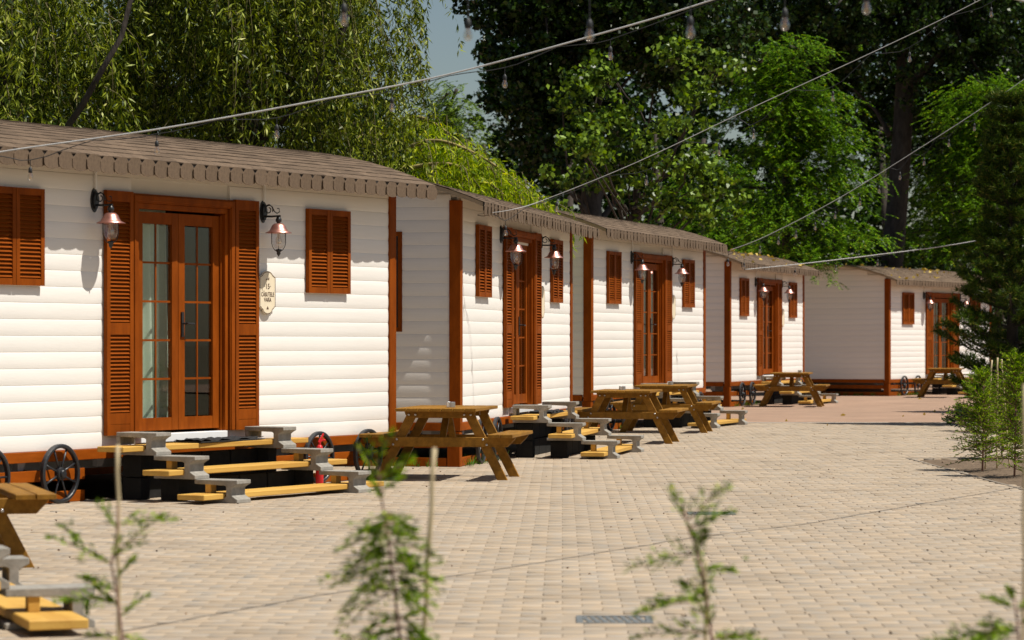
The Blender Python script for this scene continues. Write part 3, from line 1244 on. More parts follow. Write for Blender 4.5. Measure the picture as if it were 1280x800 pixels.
def make_steps(label, pos, rz, hs, mat_label=None, dark=True, x_shift=0.05, mat=True):
    r = empty('entrance_steps', label, 'steps', pos, rz, 'plank and concrete entrance steps')
    rr = random.Random(int(pos[0] * 100))
    rise = .208
    for k in range(3):              # k=0 top
        w0 = .13 + k * .435
        z0 = (2 - k) * rise * hs
        for x in (-1.07, 1.0):
            obj('concrete_block', STEP['block'], r, (x + rr.gauss(0, .01), -w0, z0), (0, 0, rr.gauss(0, .015)), (1, 1, hs))
            if k < 2 and z0 > .05:
                n = 2 - k
                for q in range(n):
                    obj('support_shade_block', cached('sup', lambda: MB().box(-.075, .075, -.25, -.04, .003, .203).mesh('support_shade_block', 'dark_shade_block', bevel=.006)), r, (x, -w0, q * rise * hs), None, (1, 1, hs))
        obj('tread', STEP['tread'], r, (x_shift + rr.gauss(0, .05), -w0 - .005, z0 + .036 * hs), (0, 0, rr.gauss(0, .008)))
        if k == 0:
            for x in (-1.07, 1.0):
                obj('back_leg', STEP['back_leg'], r, (x, -w0, z0), None, (1, 1, hs))
        else:
            for x in (-1.12, .96):
                obj('spacer', STEP['spacer'], r, (x, -w0 - .05, z0 + .036 * hs + .051), None, (1, 1, 1.0 * hs))
        if k < 2:
            for q in range(2 - k):
                for x in (-.72, -.25, .22, .69):
                    obj('support_shade_block', cached('shade_wall', lambda: MB().box(-.225, .225, -.13, -.03, .003, .200).mesh('support_shade_block', 'dark_shade_block', bevel=.006)), r, (x, -w0, q * rise * hs), None, (1, 1, hs))  # added black wall behind the treads, stands in for the shade there
    return r


STEP_LAB = ['plank and concrete block steps at the door of the nearest cabin',
            'plank and concrete block steps behind the nearest picnic table',
            'plank and concrete block steps mostly hidden by the two overlapping picnic tables',
            'small plank and concrete steps below the fourth cabin door',
            'distant plank and concrete steps below the farthest cabin door']


def mat_mesh():
    V, Fc = [], []
    nx, ny = 30, 8
    for j in range(ny + 1):
        for i in range(nx + 1):
            V.append((-.55 + 1.1 * i / nx, -.16 + .32 * j / ny, .012 + .014 * random.random() + .012 * math.sin(i * .7 + j * .4)))
    for j in range(ny):
        for i in range(nx):
            a = j * (nx + 1) + i
            Fc.append((a, a + 1, a + nx + 2, a + nx + 1))
    mb = MB()
    mb.v, mb.f = V, Fc
    mb.box(-.55, .55, -.16, .16, .001, .012)
    return mb.mesh('doormat', 'rubber')


MATM = mat_mesh()
for i in range(5):
    X, Z, a, zb = CABS[i]
    hs = (zb + .145) / .62 * 1.0
    if i > 2:
        hs = (zb + .1) / .62
    make_steps(STEP_LAB[i], (X, Z, 0), a, hs)
    if i < 3:
        p = cab_pt(i, .2, .13 + .18, 2 * .208 * hs + .036 * hs + .053)
        o = obj('doormat', MATM, None, p, (0, 0, a + .03))
        tag(o, ['rumpled black doormat on the top step of the nearest cabin', 'black doormat on the top step of the second cabin', 'black doormat on the top step of the third cabin'][i], 'doormat', 'black doormats on the steps')

# steps in the near left corner (their own cabin is outside the picture)
th0 = math.atan2(1, -.34)
zc = 0.245
Zc = 3600 * (HC - .086) / (776 - YH)
cx, cy = (112 - 640) / F * Zc, Zc
d0 = Vector((math.cos(th0), math.sin(th0), 0))
n0 = Vector((math.sin(th0), -math.cos(th0), 0))
w_low = .13 + 2 * .435 + .335
org = Vector((cx, cy, 0)) + d0 * 1.70 - n0 * w_low
make_steps('plank and concrete block steps cut off by the near left corner', org, th0, 1.0, x_shift=-.20)


# ------------------------------------------------------------------ picnic tables
def table_proto():
    parts = []

    def add(name, me, loc=(0, 0, 0), rot=None):
        parts.append((name, me, loc, rot))
    LT = 1.5
    plank = MB().box(-.058, .058, -LT / 2, LT / 2, .728, .763).mesh('top_plank', 'table_wood', bevel=.005)
    for k in range(7):
        add('top_plank', plank, (-.369 + k * .123, 0, 0))
    bp = MB().box(-.064, .064, -LT / 2, LT / 2, .455, .492).mesh('bench_plank', 'table_wood', bevel=.005)
    for sx in (-1, 1):
        for k in (0, 1):
            add('bench_plank', bp, (sx * (.615 + .135 * k), 0, 0))
    leg = MB().prism([(.235, .727), (.345, .727), (.715, 0), (.605, 0)], -.022, .022, 'y').mesh('leg', 'table_wood', bevel=.004)
    leg2 = MB().prism([(-.345, .727), (-.235, .727), (-.605, 0), (-.715, 0)], -.022, .022, 'y').mesh('leg', 'table_wood', bevel=.004)
    beam = MB().prism([(-.81, .454), (.81, .454), (.79, .425), (.72, .352), (-.72, .352), (-.79, .425)], -.022, .022, 'y').mesh('cross_beam', 'table_wood', bevel=.004)
    bat = MB().prism([(-.38, .726), (.38, .726), (.37, .69), (.33, .655), (-.33, .655), (-.37, .69)], -.020, .020, 'y').mesh('batten', 'table_wood', bevel=.004)
    bolt = MB().lathe([(0, -.008), (.010, -.006), (.012, 0), (.012, .004), (0, .004)], 8).mesh('bolt', 'steel', smooth=True)
    for sy in (-1, 1):
        y = sy * .42
        add('leg', leg, (0, y, 0))
        add('leg', leg2, (0, y, 0))
        add('cross_beam', beam, (0, y + sy * .046, 0))
        add('batten', bat, (0, y + sy * .045, 0))
        for bx, bz in ((.46, .43), (.50, .375), (-.46, .43), (-.50, .375), (.26, .69), (.33, .69), (-.26, .69), (-.33, .69)):
            add('bolt', bolt, (bx, y + sy * .072, bz), (-sy * math.pi / 2, 0, 0))
        br = MB().prism([(sy * .40, .38), (sy * .36, .36), (sy * .03, .70), (sy * .07, .72)], -.035, .035, 'x').mesh('brace', 'table_wood', bevel=.004)
        add('brace', br)
    cb = MB().box(-.35, .35, -.035, .035, .675, .725).mesh('batten', 'table_wood', bevel=.004)
    add('batten', cb)
    return parts


TABLE = table_proto()
TAB_POS = []


def foot_table(uc, v, k, off=.0):
    Z = F * HC / (v - YH)
    return ((uc - 640) / F * Z, Z, k)


def place_table(label, X, Z, ang):
    r = empty('picnic_table', label, 'picnic table', (X, Z, 0), ang, 'wooden picnic tables beside the cabins')
    for name, me, loc, rot in TABLE:
        obj(name, me, r, loc, rot)
    TAB_POS.append((X, Z, ang))
    return r


for lab, uc, v, k in (
        ('wooden picnic table nearest the middle, set before the gap after the nearest cabin', 551, 600, .15),
        ('wooden picnic table before the third cabin, nearer of the overlapping pair', 779, 554.5, .17),
        ('wooden picnic table before the third cabin, farther of the overlapping pair', 829, 541, .17),
        ('wooden picnic table standing before the fourth cabin', 988, 508.5, .17),
        ('farthest wooden picnic table, partly hidden by the pine', 1180, 497, .25)):
    X, Z, _ = foot_table(uc, v, k)
    an = math.atan2(1, k) - math.pi / 2
    place_table(lab, X + .42 * k, Z + .42, an)
# the one cut by the left edge
an = math.atan2(1, -.30) - math.pi / 2
place_table('wooden picnic table cut off by the left edge of the picture', -3.89, 18.8, an)

# ashtrays on the tables
asht = MB().lathe([(0, .0), (.045, 0), (.047, .004), (.047, .055), (.043, .058), (.038, .05), (.038, .012), (0, .010)], 20).mesh('ashtray', 'steel', smooth=False)
for k, lab in ((0, 'small steel ashtray on the nearest middle picnic table'), (1, 'small steel ashtray on the nearer of the overlapping tables'),
               (2, 'small steel ashtray on the farther of the overlapping tables'), (3, 'small steel ashtray on the table before the fourth cabin')):
    X, Z, a = TAB_POS[k]
    o = obj('ashtray', asht, None, (X + (.04, -.08, .05, .15)[k], Z - .3, .763))
    tag(o, lab, 'ashtray', 'steel ashtrays on the tables')

# red canister leaning by the wheel behind the steps
p = cab_pt(0, 2.02, .30, 0)
p = cab_pt(0, 2.16, .17, 0)
r = empty('red_canister', 'small red canister with a bent spout beside the rear wheel of the nearest cabin', 'canister', p, a1)
r.scale = (.62, .62, .86)
obj('body', MB().lathe([(0, 0), (.06, 0), (.065, .02), (.065, .40), (.05, .45), (.025, .47), (0, .47)], 18).mesh('body', 'red_plastic', smooth=True), r)
mb = MB().lathe([(0, .47), (.022, .47), (.022, .51), (0, .51)], 12)
mb.tube([(0, 0, .50), (.05, -.03, .53), (.09, -.05, .52)], .014, 6)
obj('valve', mb.mesh('valve', 'red_plastic'), r)
mb = MB().tube([(-.03, 0, .50), (.03, -.02, .56), (.07, -.03, .60)], .016, 6)
obj('handle', mb.mesh('handle', 'red_plastic'), r)

# ------------------------------------------------------------------ light strings


def bulb_meshes():
    d = {}
    d['socket'] = MB().lathe([(.004, .0), (.006, -.002), (.012, -.012), (.016, -.016), (.017, -.05), (.014, -.054), (0, -.054)], 10).mesh('socket', 'cord', smooth=True)
    d['bulb'] = MB().lathe([(.012, -.050), (.016, -.062), (.023, -.08), (.025, -.097), (.020, -.113), (.010, -.122), (0, -.124)], 12).mesh('bulb', 'bulb_glass', smooth=True)
    mb = MB()
    for k in range(3):
        a = k * 2.1
        mb.tube([(.003 * math.cos(a), .003 * math.sin(a), -.054), (.009 * math.cos(a), .009 * math.sin(a), -.075), (.008 * math.cos(a + 1), .008 * math.sin(a + 1), -.105)], .0018, 4)
    d['filament'] = mb.mesh('filament', 'filament')
    return d


BULB = bulb_meshes()


def interp(pts, u):
    for a, b in zip(pts[:-1], pts[1:]):
        if a[0] <= u <= b[0]:
            q = (u - a[0]) / (b[0] - a[0])
            return a[1] + (b[1] - a[1]) * q, a[2] + (b[2] - a[2]) * q
    return (pts[0][1], pts[0][2]) if u < pts[0][0] else (pts[-1][1], pts[-1][2])


def light_string(label, cable, bulbs, r_cable=.008, white=True, scale=1.0, cord=True, drop=.055):
    """cable: (u, v, Z) knots; bulbs: (u, v) of the bulb's middle"""
    pts = [P(u, v, Z) for u, v, Z in cable]
    root = empty('light_string', label, 'string lights', pts[0], 0, 'festoon light strings over the yard')
    off = Vector(pts[0])
    # a gently sagging, smoothly sampled cable through the knots
    dense = []
    for k in range(len(cable) - 1):
        for q in range(8):
            t = q / 8
            p0 = pts[max(k - 1, 0)]; p1 = pts[k]; p2 = pts[k + 1]; p3 = pts[min(k + 2, len(pts) - 1)]
            dense.append(.5 * ((2 * p1) + (p2 - p0) * t + (2 * p0 - 5 * p1 + 4 * p2 - p3) * t * t + (3 * p1 - p0 - 3 * p2 + p3) * t ** 3))
    dense.append(pts[-1])
    if white:
        obj('cable', MB().tube([p - off for p in dense], r_cable, 6).mesh('cable', 'cable_white', smooth=True), root)
    bl = []
    for u, v in bulbs:
        # nearest place on the cable
        best = min(dense, key=lambda p: abs(640 + F * p.x / p.y - u))
        Zb = interp(cable, u)[1]
        bl.append((u, P(u, v, Zb)))
    bl.sort(key=lambda b: b[0])
    if cord:
        cp = []
        keys = [(u, p + Vector((0, 0, (.087 + drop) * scale))) for u, p in bl]
        if white:
            keys = [(cable[0][0], pts[0] - Vector((0, 0, .01)))] + keys + [(cable[-1][0], pts[-1] - Vector((0, 0, .01)))]
        for k in range(len(keys) - 1):
            a, b = keys[k][1], keys[k + 1][1]
            n = 8
            for q in range(n):
                t = q / n
                p = a.lerp(b, t)
                if white:
                    # hitched up to the cable between the bulbs
                    uu_ = keys[k][0] + (keys[k + 1][0] - keys[k][0]) * t
                    vv_, zz_ = interp(cable, uu_)
                    c = P(uu_, vv_, zz_)
                    hitch = max(0, 1 - abs(t - .5) * 2.6)
                    p = p.lerp(c - Vector((0, 0, .015)), hitch)
                else:
                    p = p - Vector((0, 0, .06 * math.sin(math.pi * t)))
                cp.append(p - off)
        cp.append(keys[-1][1] - off)
        obj('cord', MB().tube(cp, .004 * scale, 5).mesh('cord', 'cord', smooth=True), root)
    for u, p in bl:
        top = p + Vector((0, 0, .087 * scale)) - off
        so = obj('socket', BULB['socket'], root, top, None, (scale,) * 3)
        obj('bulb', BULB['bulb'], so)
        obj('filament', BULB['filament'], so)
        dm = MB().tube([(0, 0, -.002), (0, 0, drop)], .0035, 5).mesh('drop_wire', 'cord')
        obj('drop_wire', dm, so)
    return root


light_string('pale cable with bulbs crossing the roof of the nearest cabin', [(-60, 204, 24.2), (0, 190, 24.4), (200, 161, 24.6), (400, 125, 24.8), (560, 93, 25), (740, 45, 25), (890, 0, 25), (1150, -90, 25)],
             [(38, 221), (196, 188), (346, 168), (490, 134), (631, 105), (763, 70)], r_cable=.0078)
light_string('nearest light string with large blurred bulbs along the top edge', [(250, -60, 14.5), (430, -15, 14.5), (740, 5, 14.5), (1000, -5, 14.5), (1300, -70, 14.5)],
             [(430, 24), (585, 43), (737, 44), (863, 40), (981, 30), (1083, 10)], white=False, scale=.95, drop=.17)
light_string('cable with bulbs rising from the second cabin eave to the top right', [(597, 268, 33.6), (640, 262, 33.7), (685, 248, 34), (800, 201, 34), (950, 130, 34), (1100, 61, 34), (1225, 0, 34), (1400, -95, 34)],
             [(632, 291), (696, 261), (808, 228), (899, 191), (942, 170), (1041, 123), (1137, 74), (1239, 18)], r_cable=.0046)
light_string('cable with many small bulbs rising from the fourth cabin to the right edge', [(912, 313, 51.5), (960, 294, 51.5), (1050, 247, 51.5), (1150, 185, 51.5), (1220, 140, 51.5), (1290, 92, 51.5), (1400, 10, 51.5)],
             [(910, 330), (950, 314), (973, 303), (995, 295), (1019, 285), (1044, 271), (1075, 254), (1099, 239), (1125, 222), (1155, 204), (1186, 181), (1218, 161), (1252, 136)], r_cable=.0058, scale=1.15)
light_string('pale cable with bulbs stretched from the fourth cabin eave over the farthest roof', [(931, 337, 60.5), (1000, 330, 61), (1100, 318, 62), (1197, 305, 63), (1330, 280, 63)],
             [(930, 322 + 12), (994, 343), (1045, 337), (1097, 330)], r_cable=.011, scale=1.15)
# overhead cable outside the frame that draws the thin line of shade across the paving
cot = math.cos(SUN_EL) / math.sin(SUN_EL)
hz = 4.0
knots = []
for u, v in ((60, 806), (400, 744), (640, 709), (860, 673), (1000, 656), (1280, 608), (1400, 590)):
    Z = F * HC / (v - YH)
    X = (u - 640) / F * Z
    knots.append(Vector((X + SUN_AZ[0] * cot * hz, Z + SUN_AZ[1] * cot * hz, hz)))
tag(obj('overhead_cable', MB().tube(knots, .011, 6).mesh('overhead_cable', 'cable_white')), 'single pale cable overhead casting a thin line of shade on the paving', 'cable')


# ------------------------------------------------------------------ vegetation
def limb_tube(mb, p0, p1, r0, r1, bend=.3, n=8, seed=0):
    r = random.Random(seed)
    p0, p1 = Vector(p0), Vector(p1)
    L = (p1 - p0).length
    offs = Vector((r.gauss(0, 1), r.gauss(0, 1), r.gauss(0, .5))) * bend * L * .2
    pts, rad = [], []
    for k in range(n + 1):
        t = k / n
        wob = Vector((r.gauss(0, 1), r.gauss(0, 1), r.gauss(0, 1))) * L * .008
        pts.append(p0.lerp(p1, t) + offs * math.sin(math.pi * t) + wob)
        rad.append(r0 + (r1 - r0) * t ** .8)
    mb.tube(pts, rad, 8)
    return pts


def make_tree(name, label, base, trunk_h, trunk_r, limbs, leaf_V, leaf_mat_, bark='bark', lean=(0, 0), group='trees behind the cabins', cat='tree'):
    root = empty(name, label, cat, base, 0, group)
    b = Vector(base)
    mb = MB()
    top = Vector((lean[0], lean[1], trunk_h))
    pts, rad = [], []
    for k in range(12):
        t = k / 11
        w = Vector((math.sin(t * 5 + base[0]) * .06, math.cos(t * 4 + base[1]) * .06, 0)) * trunk_h * .12
        pts.append(top * t + w)
        fl = 1 + .5 * max(0, 1 - t * 9)
        rad.append(trunk_r * fl * (1 - .45 * t))
    mb.tube(pts, rad, 14)
    obj('trunk', mb.mesh('trunk', bark, smooth=True), root)
    mb = MB()
    for k, (p0, p1, r0, r1) in enumerate(limbs):
        limb_tube(mb, Vector(p0) - b, Vector(p1) - b, r0, r1, .4, 8, k)
    if limbs:
        obj('limbs', mb.mesh('limbs', bark, smooth=True), root)
    V = leaf_V - np.array(base, dtype=float)
    obj('crown', quads_mesh('crown', V, leaf_mat_), root)
    return root


def frame_xy(p):
    return 640 + F * p[:, 0] / p[:, 1], YH - F * (p[:, 2] - HC) / p[:, 1]


def strands(starts, out, length, n_leaf, leafL, leafW, out_amt, spread=.25):
    """hanging willow strands: starts (N,3), out (N,2) unit outward"""
    N = len(starts)
    t = rng.random((N, n_leaf)) ** .9
    Ls = length[:, None] * t
    x = starts[:, None, 0] + out[:, None, 0] * out_amt[:, None] * (1 - np.exp(-2.5 * t))
    y = starts[:, None, 1] + out[:, None, 1] * out_amt[:, None] * (1 - np.exp(-2.5 * t))
    z = starts[:, None, 2] + .25 * np.sin(np.minimum(t * 4, math.pi)) * out_amt[:, None] * .4 - Ls
    ph = rng.random((N, 1)) * 6
    x = x + .05 * np.sin(t * 7 + ph)
    y = y + .05 * np.cos(t * 6 + ph)
    C = np.stack([x, y, z], -1).reshape(-1, 3)
    az = rng.random(len(C)) * 2 * math.pi
    el = rng.normal(-.85, .42, len(C))
    A = np.stack([np.cos(az) * np.cos(el), np.sin(az) * np.cos(el), np.sin(el)], -1)
    L = leafL * rng.uniform(.65, 1.25, len(C))
    return leaves(C, A, L, leafW * rng.uniform(.8, 1.2, len(C)), .12)


def strand_stems(name, starts, out, length, out_amt, every, mat, root, b):
    mb = MB()
    for k in range(0, len(starts), every):
        pts = []
        for q in range(7):
            t = q / 6
            e = out_amt[k] * (1 - math.exp(-2.5 * t))
            pts.append(Vector((starts[k, 0] + out[k, 0] * e, starts[k, 1] + out[k, 1] * e,
                               starts[k, 2] + .25 * math.sin(min(t * 4, math.pi)) * out_amt[k] * .4 - length[k] * t)) - b)
        mb.tube(pts, [.008 - .0055 * q / 6 for q in range(7)], 4, cap=False)
    obj(name, mb.mesh(name, mat), root)['kind'] = 'stuff'


def willow(label, base, cx, cy, zlo, zhi, rx, ry, n, seed, mat, leafL=.125, leafW=.026, ln=(.5, 1.7), nl=34, limbs=(), bark='bark', bunch=11):
    """bunches of leafy twigs hung through an ellipsoid crown, dense outside, dark gaps between"""
    global rng
    rng = np.random.default_rng(seed)
    nb = n // bunch
    d = norm(rng.normal(size=(nb, 3))) * (rng.random((nb, 1)) ** .38)
    zc, rz = (zlo + zhi) / 2, (zhi - zlo) / 2
    bc = np.array([cx, cy, zc]) + d * np.array([rx, ry, rz])
    starts = np.repeat(bc, bunch, axis=0) + rng.normal(size=(nb * bunch, 3)) * np.array([.22, .22, .16])
    m = len(starts)
    outv = np.repeat(norm(d[:, :2] + 1e-6), bunch, axis=0) + rng.normal(0, .7, (m, 2))
    out = norm(outv)
    length = rng.uniform(*ln, m)
    length = np.minimum(length, np.maximum(starts[:, 2] - 1.5, .3))
    amt = rng.uniform(.15, .65, m)
    V = strands(starts, out, length, nl, leafL, leafW, amt)
    lim = list(limbs)
    for k in range(0, nb, max(1, nb // 26)):
        p1 = tuple(bc[k])
        lim.append(((base[0], base[1], base[2] + (zlo + zhi) * .55 * rng.uniform(.5, .98)), p1, .05, .012))
    r = make_tree('willow_tree', label, base, (zlo + zhi) * .55, .28, lim, V, mat, bark)
    strand_stems('twigs', starts, out, length, amt, 5, 'twig', r, Vector(base))
    return r


# willows behind the nearest cabin
willow('tall dense weeping willow filling the left background above the nearest roof', (-4.0, 42.5, -.05), -4.0, 42.0, 2.9, 9.4, 2.55, 2.2, 3000, 11, 'willow_leaf',
       limbs=[((-4.0, 42.5, 3.2), (-2.2, 41.6, 7.4), .12, .03), ((-4.0, 42.5, 4), (-4.2, 42, 8.5), .14, .03)])
willow('darker willow with bare leaning limbs at the far left', (-7.2, 39.5, -.05), -7.2, 39.4, 2.6, 8.0, 1.75, 1.8, 1500, 12, 'willow_leaf',
       limbs=[((-7.2, 39.2, 3.0), (-4.9, 38.4, 6.5), .07, .03), ((-7.0, 37.6, 2.8), (-5.6, 37.2, 4.2), .035, .015)])

# low bright willow behind the second cabin: arching boughs with hanging twigs
rng = np.random.default_rng(13)
arcs = [
    [(430, 235, 46), (462, 190, 46), (498, 152, 46), (530, 148, 45.6), (575, 178, 45.2), (610, 215, 45)],
    [(440, 225, 45.5), (490, 195, 45), (540, 176, 44.6), (590, 190, 44.2), (640, 222, 44), (690, 262, 44)],
    [(420, 230, 47), (440, 180, 47), (470, 168, 47), (500, 190, 46.8), (530, 230, 46.6)],
    [(450, 240, 44.8), (500, 214, 44.5), (560, 205, 44.2), (610, 228, 44), (650, 262, 43.8)],
    [(400, 220, 48), (425, 170, 48), (460, 150, 48), (500, 165, 48), (540, 200, 48)],
    [(520, 232, 46.5), (560, 205, 46.5), (600, 205, 46.3), (645, 230, 46), (672, 256, 46)],
]
S, OUT, LN = [], [], []
base = Vector((P(430, 300, 46.5).x, 46.5, -.05))
lm = MB()
for ar in arcs:
    pts = [P(*q) for q in ar]
    dn = []
    for k in range(len(pts) - 1):
        for q in range(10):
            t = q / 10
            p0 = pts[max(k - 1, 0)]; p1 = pts[k]; p2 = pts[k + 1]; p3 = pts[min(k + 2, len(pts) - 1)]
            dn.append(.5 * ((2 * p1) + (p2 - p0) * t + (2 * p0 - 5 * p1 + 4 * p2 - p3) * t * t + (3 * p1 - p0 - 3 * p2 + p3) * t ** 3))
    full = [base + Vector((0, 0, 1.2)), base.lerp(dn[0], .6) + Vector((0, 0, .6))] + dn
    lm.tube([p - base for p in full], [.05 - .042 * k / (len(full) - 1) for k in range(len(full))], 6)
    for k, p in enumerate(dn):
        for _ in range(7):
            S.append(p + Vector((random.gauss(0, .12), random.gauss(0, .30), random.gauss(0, .05))))
            th = random.uniform(0, 6.28)
            OUT.append((math.cos(th) * .6 + .6, math.sin(th)))
            LN.append(random.uniform(.5, 1.6))
S = np.array([tuple(p) for p in S]); OUT = norm(np.array(OUT)); LN = np.minimum(np.array(LN), S[:, 2] - 1.6)
AMT = rng.uniform(.1, .45, len(S))
V = strands(S, OUT, LN, 22, .125, .022, AMT)
wr = empty('willow_tree', 'low bright willow with yellow arching boughs behind the second cabin', 'tree', base, 0, 'trees behind the cabins')
mb = MB().tube([(0, 0, 0), (.03, 0, .7), (0, .03, 1.4)], [.16, .12, .07], 10)
obj('trunk', mb.mesh('trunk', 'bark', smooth=True), wr)
obj('boughs', lm.mesh('boughs', 'bark_pale', smooth=True), wr)
obj('crown', quads_mesh('crown', V - np.array(base), 'willow_bright'), wr)
strand_stems('twigs', S, OUT, LN, AMT, 4, 'twig', wr, base)


def clump_leaves(centers, radii, per, L, W, droop=.3, flat=.75, fold=.15):
    """leaf clumps: leaves scattered through small ellipsoids"""
    n = len(centers)
    C = np.repeat(centers, per, axis=0)
    R = np.repeat(radii, per)[:, None]
    d = norm(rng.normal(size=(len(C), 3))) * (rng.random((len(C), 1)) ** .5)
    d[:, 2] *= flat
    C = C + d * R
    az = rng.random(len(C)) * 2 * math.pi
    el = rng.normal(-droop, .5, len(C))
    A = np.stack([np.cos(az) * np.cos(el), np.sin(az) * np.cos(el), np.sin(el)], -1)
    return leaves(C, A, L * rng.uniform(.7, 1.3, len(C)), W * rng.uniform(.8, 1.2, len(C)), fold)


def crown_clumps(blobs, n, rmin, rmax, keep=None):
    """centres of leaf clumps inside a set of ellipsoids (cx,cy,cz,rx,ry,rz)"""
    vol = np.array([b[3] * b[4] * b[5] for b in blobs]) ** .8
    idx = rng.choice(len(blobs), n, p=vol / vol.sum())
    B = np.array(blobs)[idx]
    d = norm(rng.normal(size=(n, 3))) * (rng.random((n, 1)) ** .45)
    c = B[:, :3] + d * B[:, 3:]
    r = rng.uniform(rmin, rmax, n)
    if keep is not None:
        k = keep(c)
        c, r = c[k], r[k]
    return c, r


def blob_at(u, v, Z, ru, rz, ry):
    p = P(u, v, Z)
    s = F / Z
    return (p.x, p.y, p.z, ru / s, ry, rz / s)


def poplar(label, base, trunk_h, trunk_r, blobs, n, per, L, W, mat, seed, tmin=.35, rr=(.22, .5), lean=(0, 0), extra_limbs=(), bark='poplar_bark'):
    global rng
    rng = np.random.default_rng(seed)
    c, r = crown_clumps(blobs, n, *rr)
    V = clump_leaves(c, r, per, L, W, droop=.5)
    limbs = list(extra_limbs)
    for k in range(min(26, len(c))):
        t = rng.uniform(tmin, .98)
        p0 = (base[0] + lean[0] * t, base[1] + lean[1] * t, base[2] + trunk_h * t)
        limbs.append((p0, tuple(c[k]), trunk_r * .28, .015))
    return make_tree('poplar_tree', label, base, trunk_h, trunk_r, limbs, V, mat, bark, lean)


# big dark poplar in the middle, sky showing left of it
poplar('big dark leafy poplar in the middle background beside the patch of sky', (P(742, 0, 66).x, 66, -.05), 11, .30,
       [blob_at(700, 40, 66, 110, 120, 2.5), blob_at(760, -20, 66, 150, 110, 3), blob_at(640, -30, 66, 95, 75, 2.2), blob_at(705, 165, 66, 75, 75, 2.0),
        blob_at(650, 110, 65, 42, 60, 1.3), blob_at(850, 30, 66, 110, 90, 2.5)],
       1150, 50, .125, .115, 'poplar_shaded', 21, rr=(.16, .34))
poplar('poplar boughs with glossy leaves tinted as sunlit right of the middle', (P(800, 0, 58).x, 60, -.05), 5.5, .12,
       [blob_at(728, 118, 59.0, 34, 30, .7), blob_at(752, 92, 59.0, 30, 26, .7), blob_at(770, 150, 59.0, 36, 30, .7), blob_at(735, 175, 57.0, 40, 34, .7), blob_at(712, 222, 58.0, 34, 30, .7), blob_at(760, 215, 59.5, 44, 30, .7), blob_at(800, 190, 59.0, 36, 26, .7), blob_at(812, 238, 57.8, 40, 26, .7), blob_at(848, 205, 58.1, 42, 24, .7), blob_at(880, 222, 58.6, 34, 26, .7), blob_at(905, 246, 59.3, 36, 22, .7), blob_at(868, 258, 58.0, 40, 20, .7), blob_at(872, 110, 58.4, 36, 24, .7), blob_at(850, 64, 59.2, 34, 22, .7), blob_at(905, 78, 59.9, 34, 20, .7), blob_at(840, 150, 57.0, 30, 20, .7), blob_at(890, 170, 59.0, 34, 20, .7), blob_at(690, 265, 58.5, 30, 18, .7), blob_at(780, 285, 58.5, 40, 18, .7)],
       260, 26, .12, .105, 'poplar_sunny', 22, rr=(.14, .30), bark='bark')
# tall poplar with the thick pale-grey trunk at right
b2 = P(1103, 0, 92)
poplar('tall poplar with a thick grey trunk rising at the right', (b2.x, 92, -.05), 17, .40,
       [blob_at(1130, -20, 91, 190, 120, 4), blob_at(980, 20, 93, 110, 90, 3), blob_at(1230, 60, 90, 110, 130, 3), blob_at(1040, 90, 95, 110, 90, 2), blob_at(1180, 150, 95, 100, 90, 2), blob_at(1260, 180, 92, 80, 90, 2)],
       1350, 42, .16, .14, 'poplar_shaded', 23, tmin=.72, rr=(.25, .5), lean=(1.1, 0),
       extra_limbs=[(tuple(P(1128, 110, 92)), tuple(P(1190, 35, 91)), .16, .06), (tuple(P(1112, 170, 92)), tuple(P(1065, 110, 92)), .10, .03)])


def robinia(label, base, trunk_h, boughs, seed, mat='robinia_leaf', L=.34, leaflet=(.085, .036), fr=70):
    """layered feathery boughs: each bough a drooping arc carrying pinnate fronds; boughs: (start, tip)"""
    global rng
    rng = np.random.default_rng(seed)
    Cs, As, Ls = [], [], []
    limbs = []
    for (p0, p1, wd) in boughs:
        p0, p1 = np.array(p0), np.array(p1)
        limbs.append((tuple(p0), tuple(p0 + (p1 - p0) * .85), .05, .012))
        d = p1 - p0
        n = int(fr * wd)
        t = rng.random(n) ** .7
        base_p = p0 + d * t[:, None]
        base_p[:, 2] += .35 * np.sin(t * math.pi) - .2 * t
        base_p += rng.normal(size=(n, 3)) * np.array([.36, .36, .10]) * wd
        az = math.atan2(d[1], d[0]) + rng.normal(0, 1.0, n)
        el = rng.normal(-.35, .3, n)
        fd = np.stack([np.cos(az) * np.cos(el), np.sin(az) * np.cos(el), np.sin(el)], -1)
        side = norm(np.cross(fd, np.array([0, 0, 1.0])))
        m = 9
        for q in range(m):
            qq = (q + .5) / m
            pos = base_p + fd * (L * qq) + np.array([0, 0, -1]) * (L * .25 * qq ** 2)
            for sgn in (-1, 1):
                Cs.append(pos)
                As.append(norm(side * sgn + fd * .45 + np.array([0, 0, -.25])))
    C = np.concatenate(Cs); A = np.concatenate(As)
    V = leaves(C, A, leaflet[0] * rng.uniform(.8, 1.2, len(C)), leaflet[1], .08, side=np.tile(np.array([[0, 0, 1.0]]), (len(C), 1)) + rng.normal(0, .35, (len(C), 3)))
    return make_tree('robinia_tree', label, base, trunk_h, .16, limbs, V, mat, 'bark')


def bough_set(u, v0, v1, ru, Z, n, seed):
    r = random.Random(seed)
    out = []
    for k in range(n):
        v = v0 + (v1 - v0) * (k + r.random()) / n
        t = (v - v0) / (v1 - v0)
        reach = ru * (.45 + .55 * t) * r.uniform(.7, 1.1)
        ang = r.uniform(-math.pi, 0) if r.random() < .8 else r.uniform(0, math.pi)
        p0 = P(u + r.gauss(0, 8), v - 12, Z)
        s = F / Z
        tip = Vector((p0.x + math.cos(ang) * reach / s, p0.y + math.sin(ang) * reach / s * .8, p0.z - r.uniform(.1, .7)))
        out.append((tuple(p0), tuple(tip), r.uniform(.8, 1.3)))
    return out


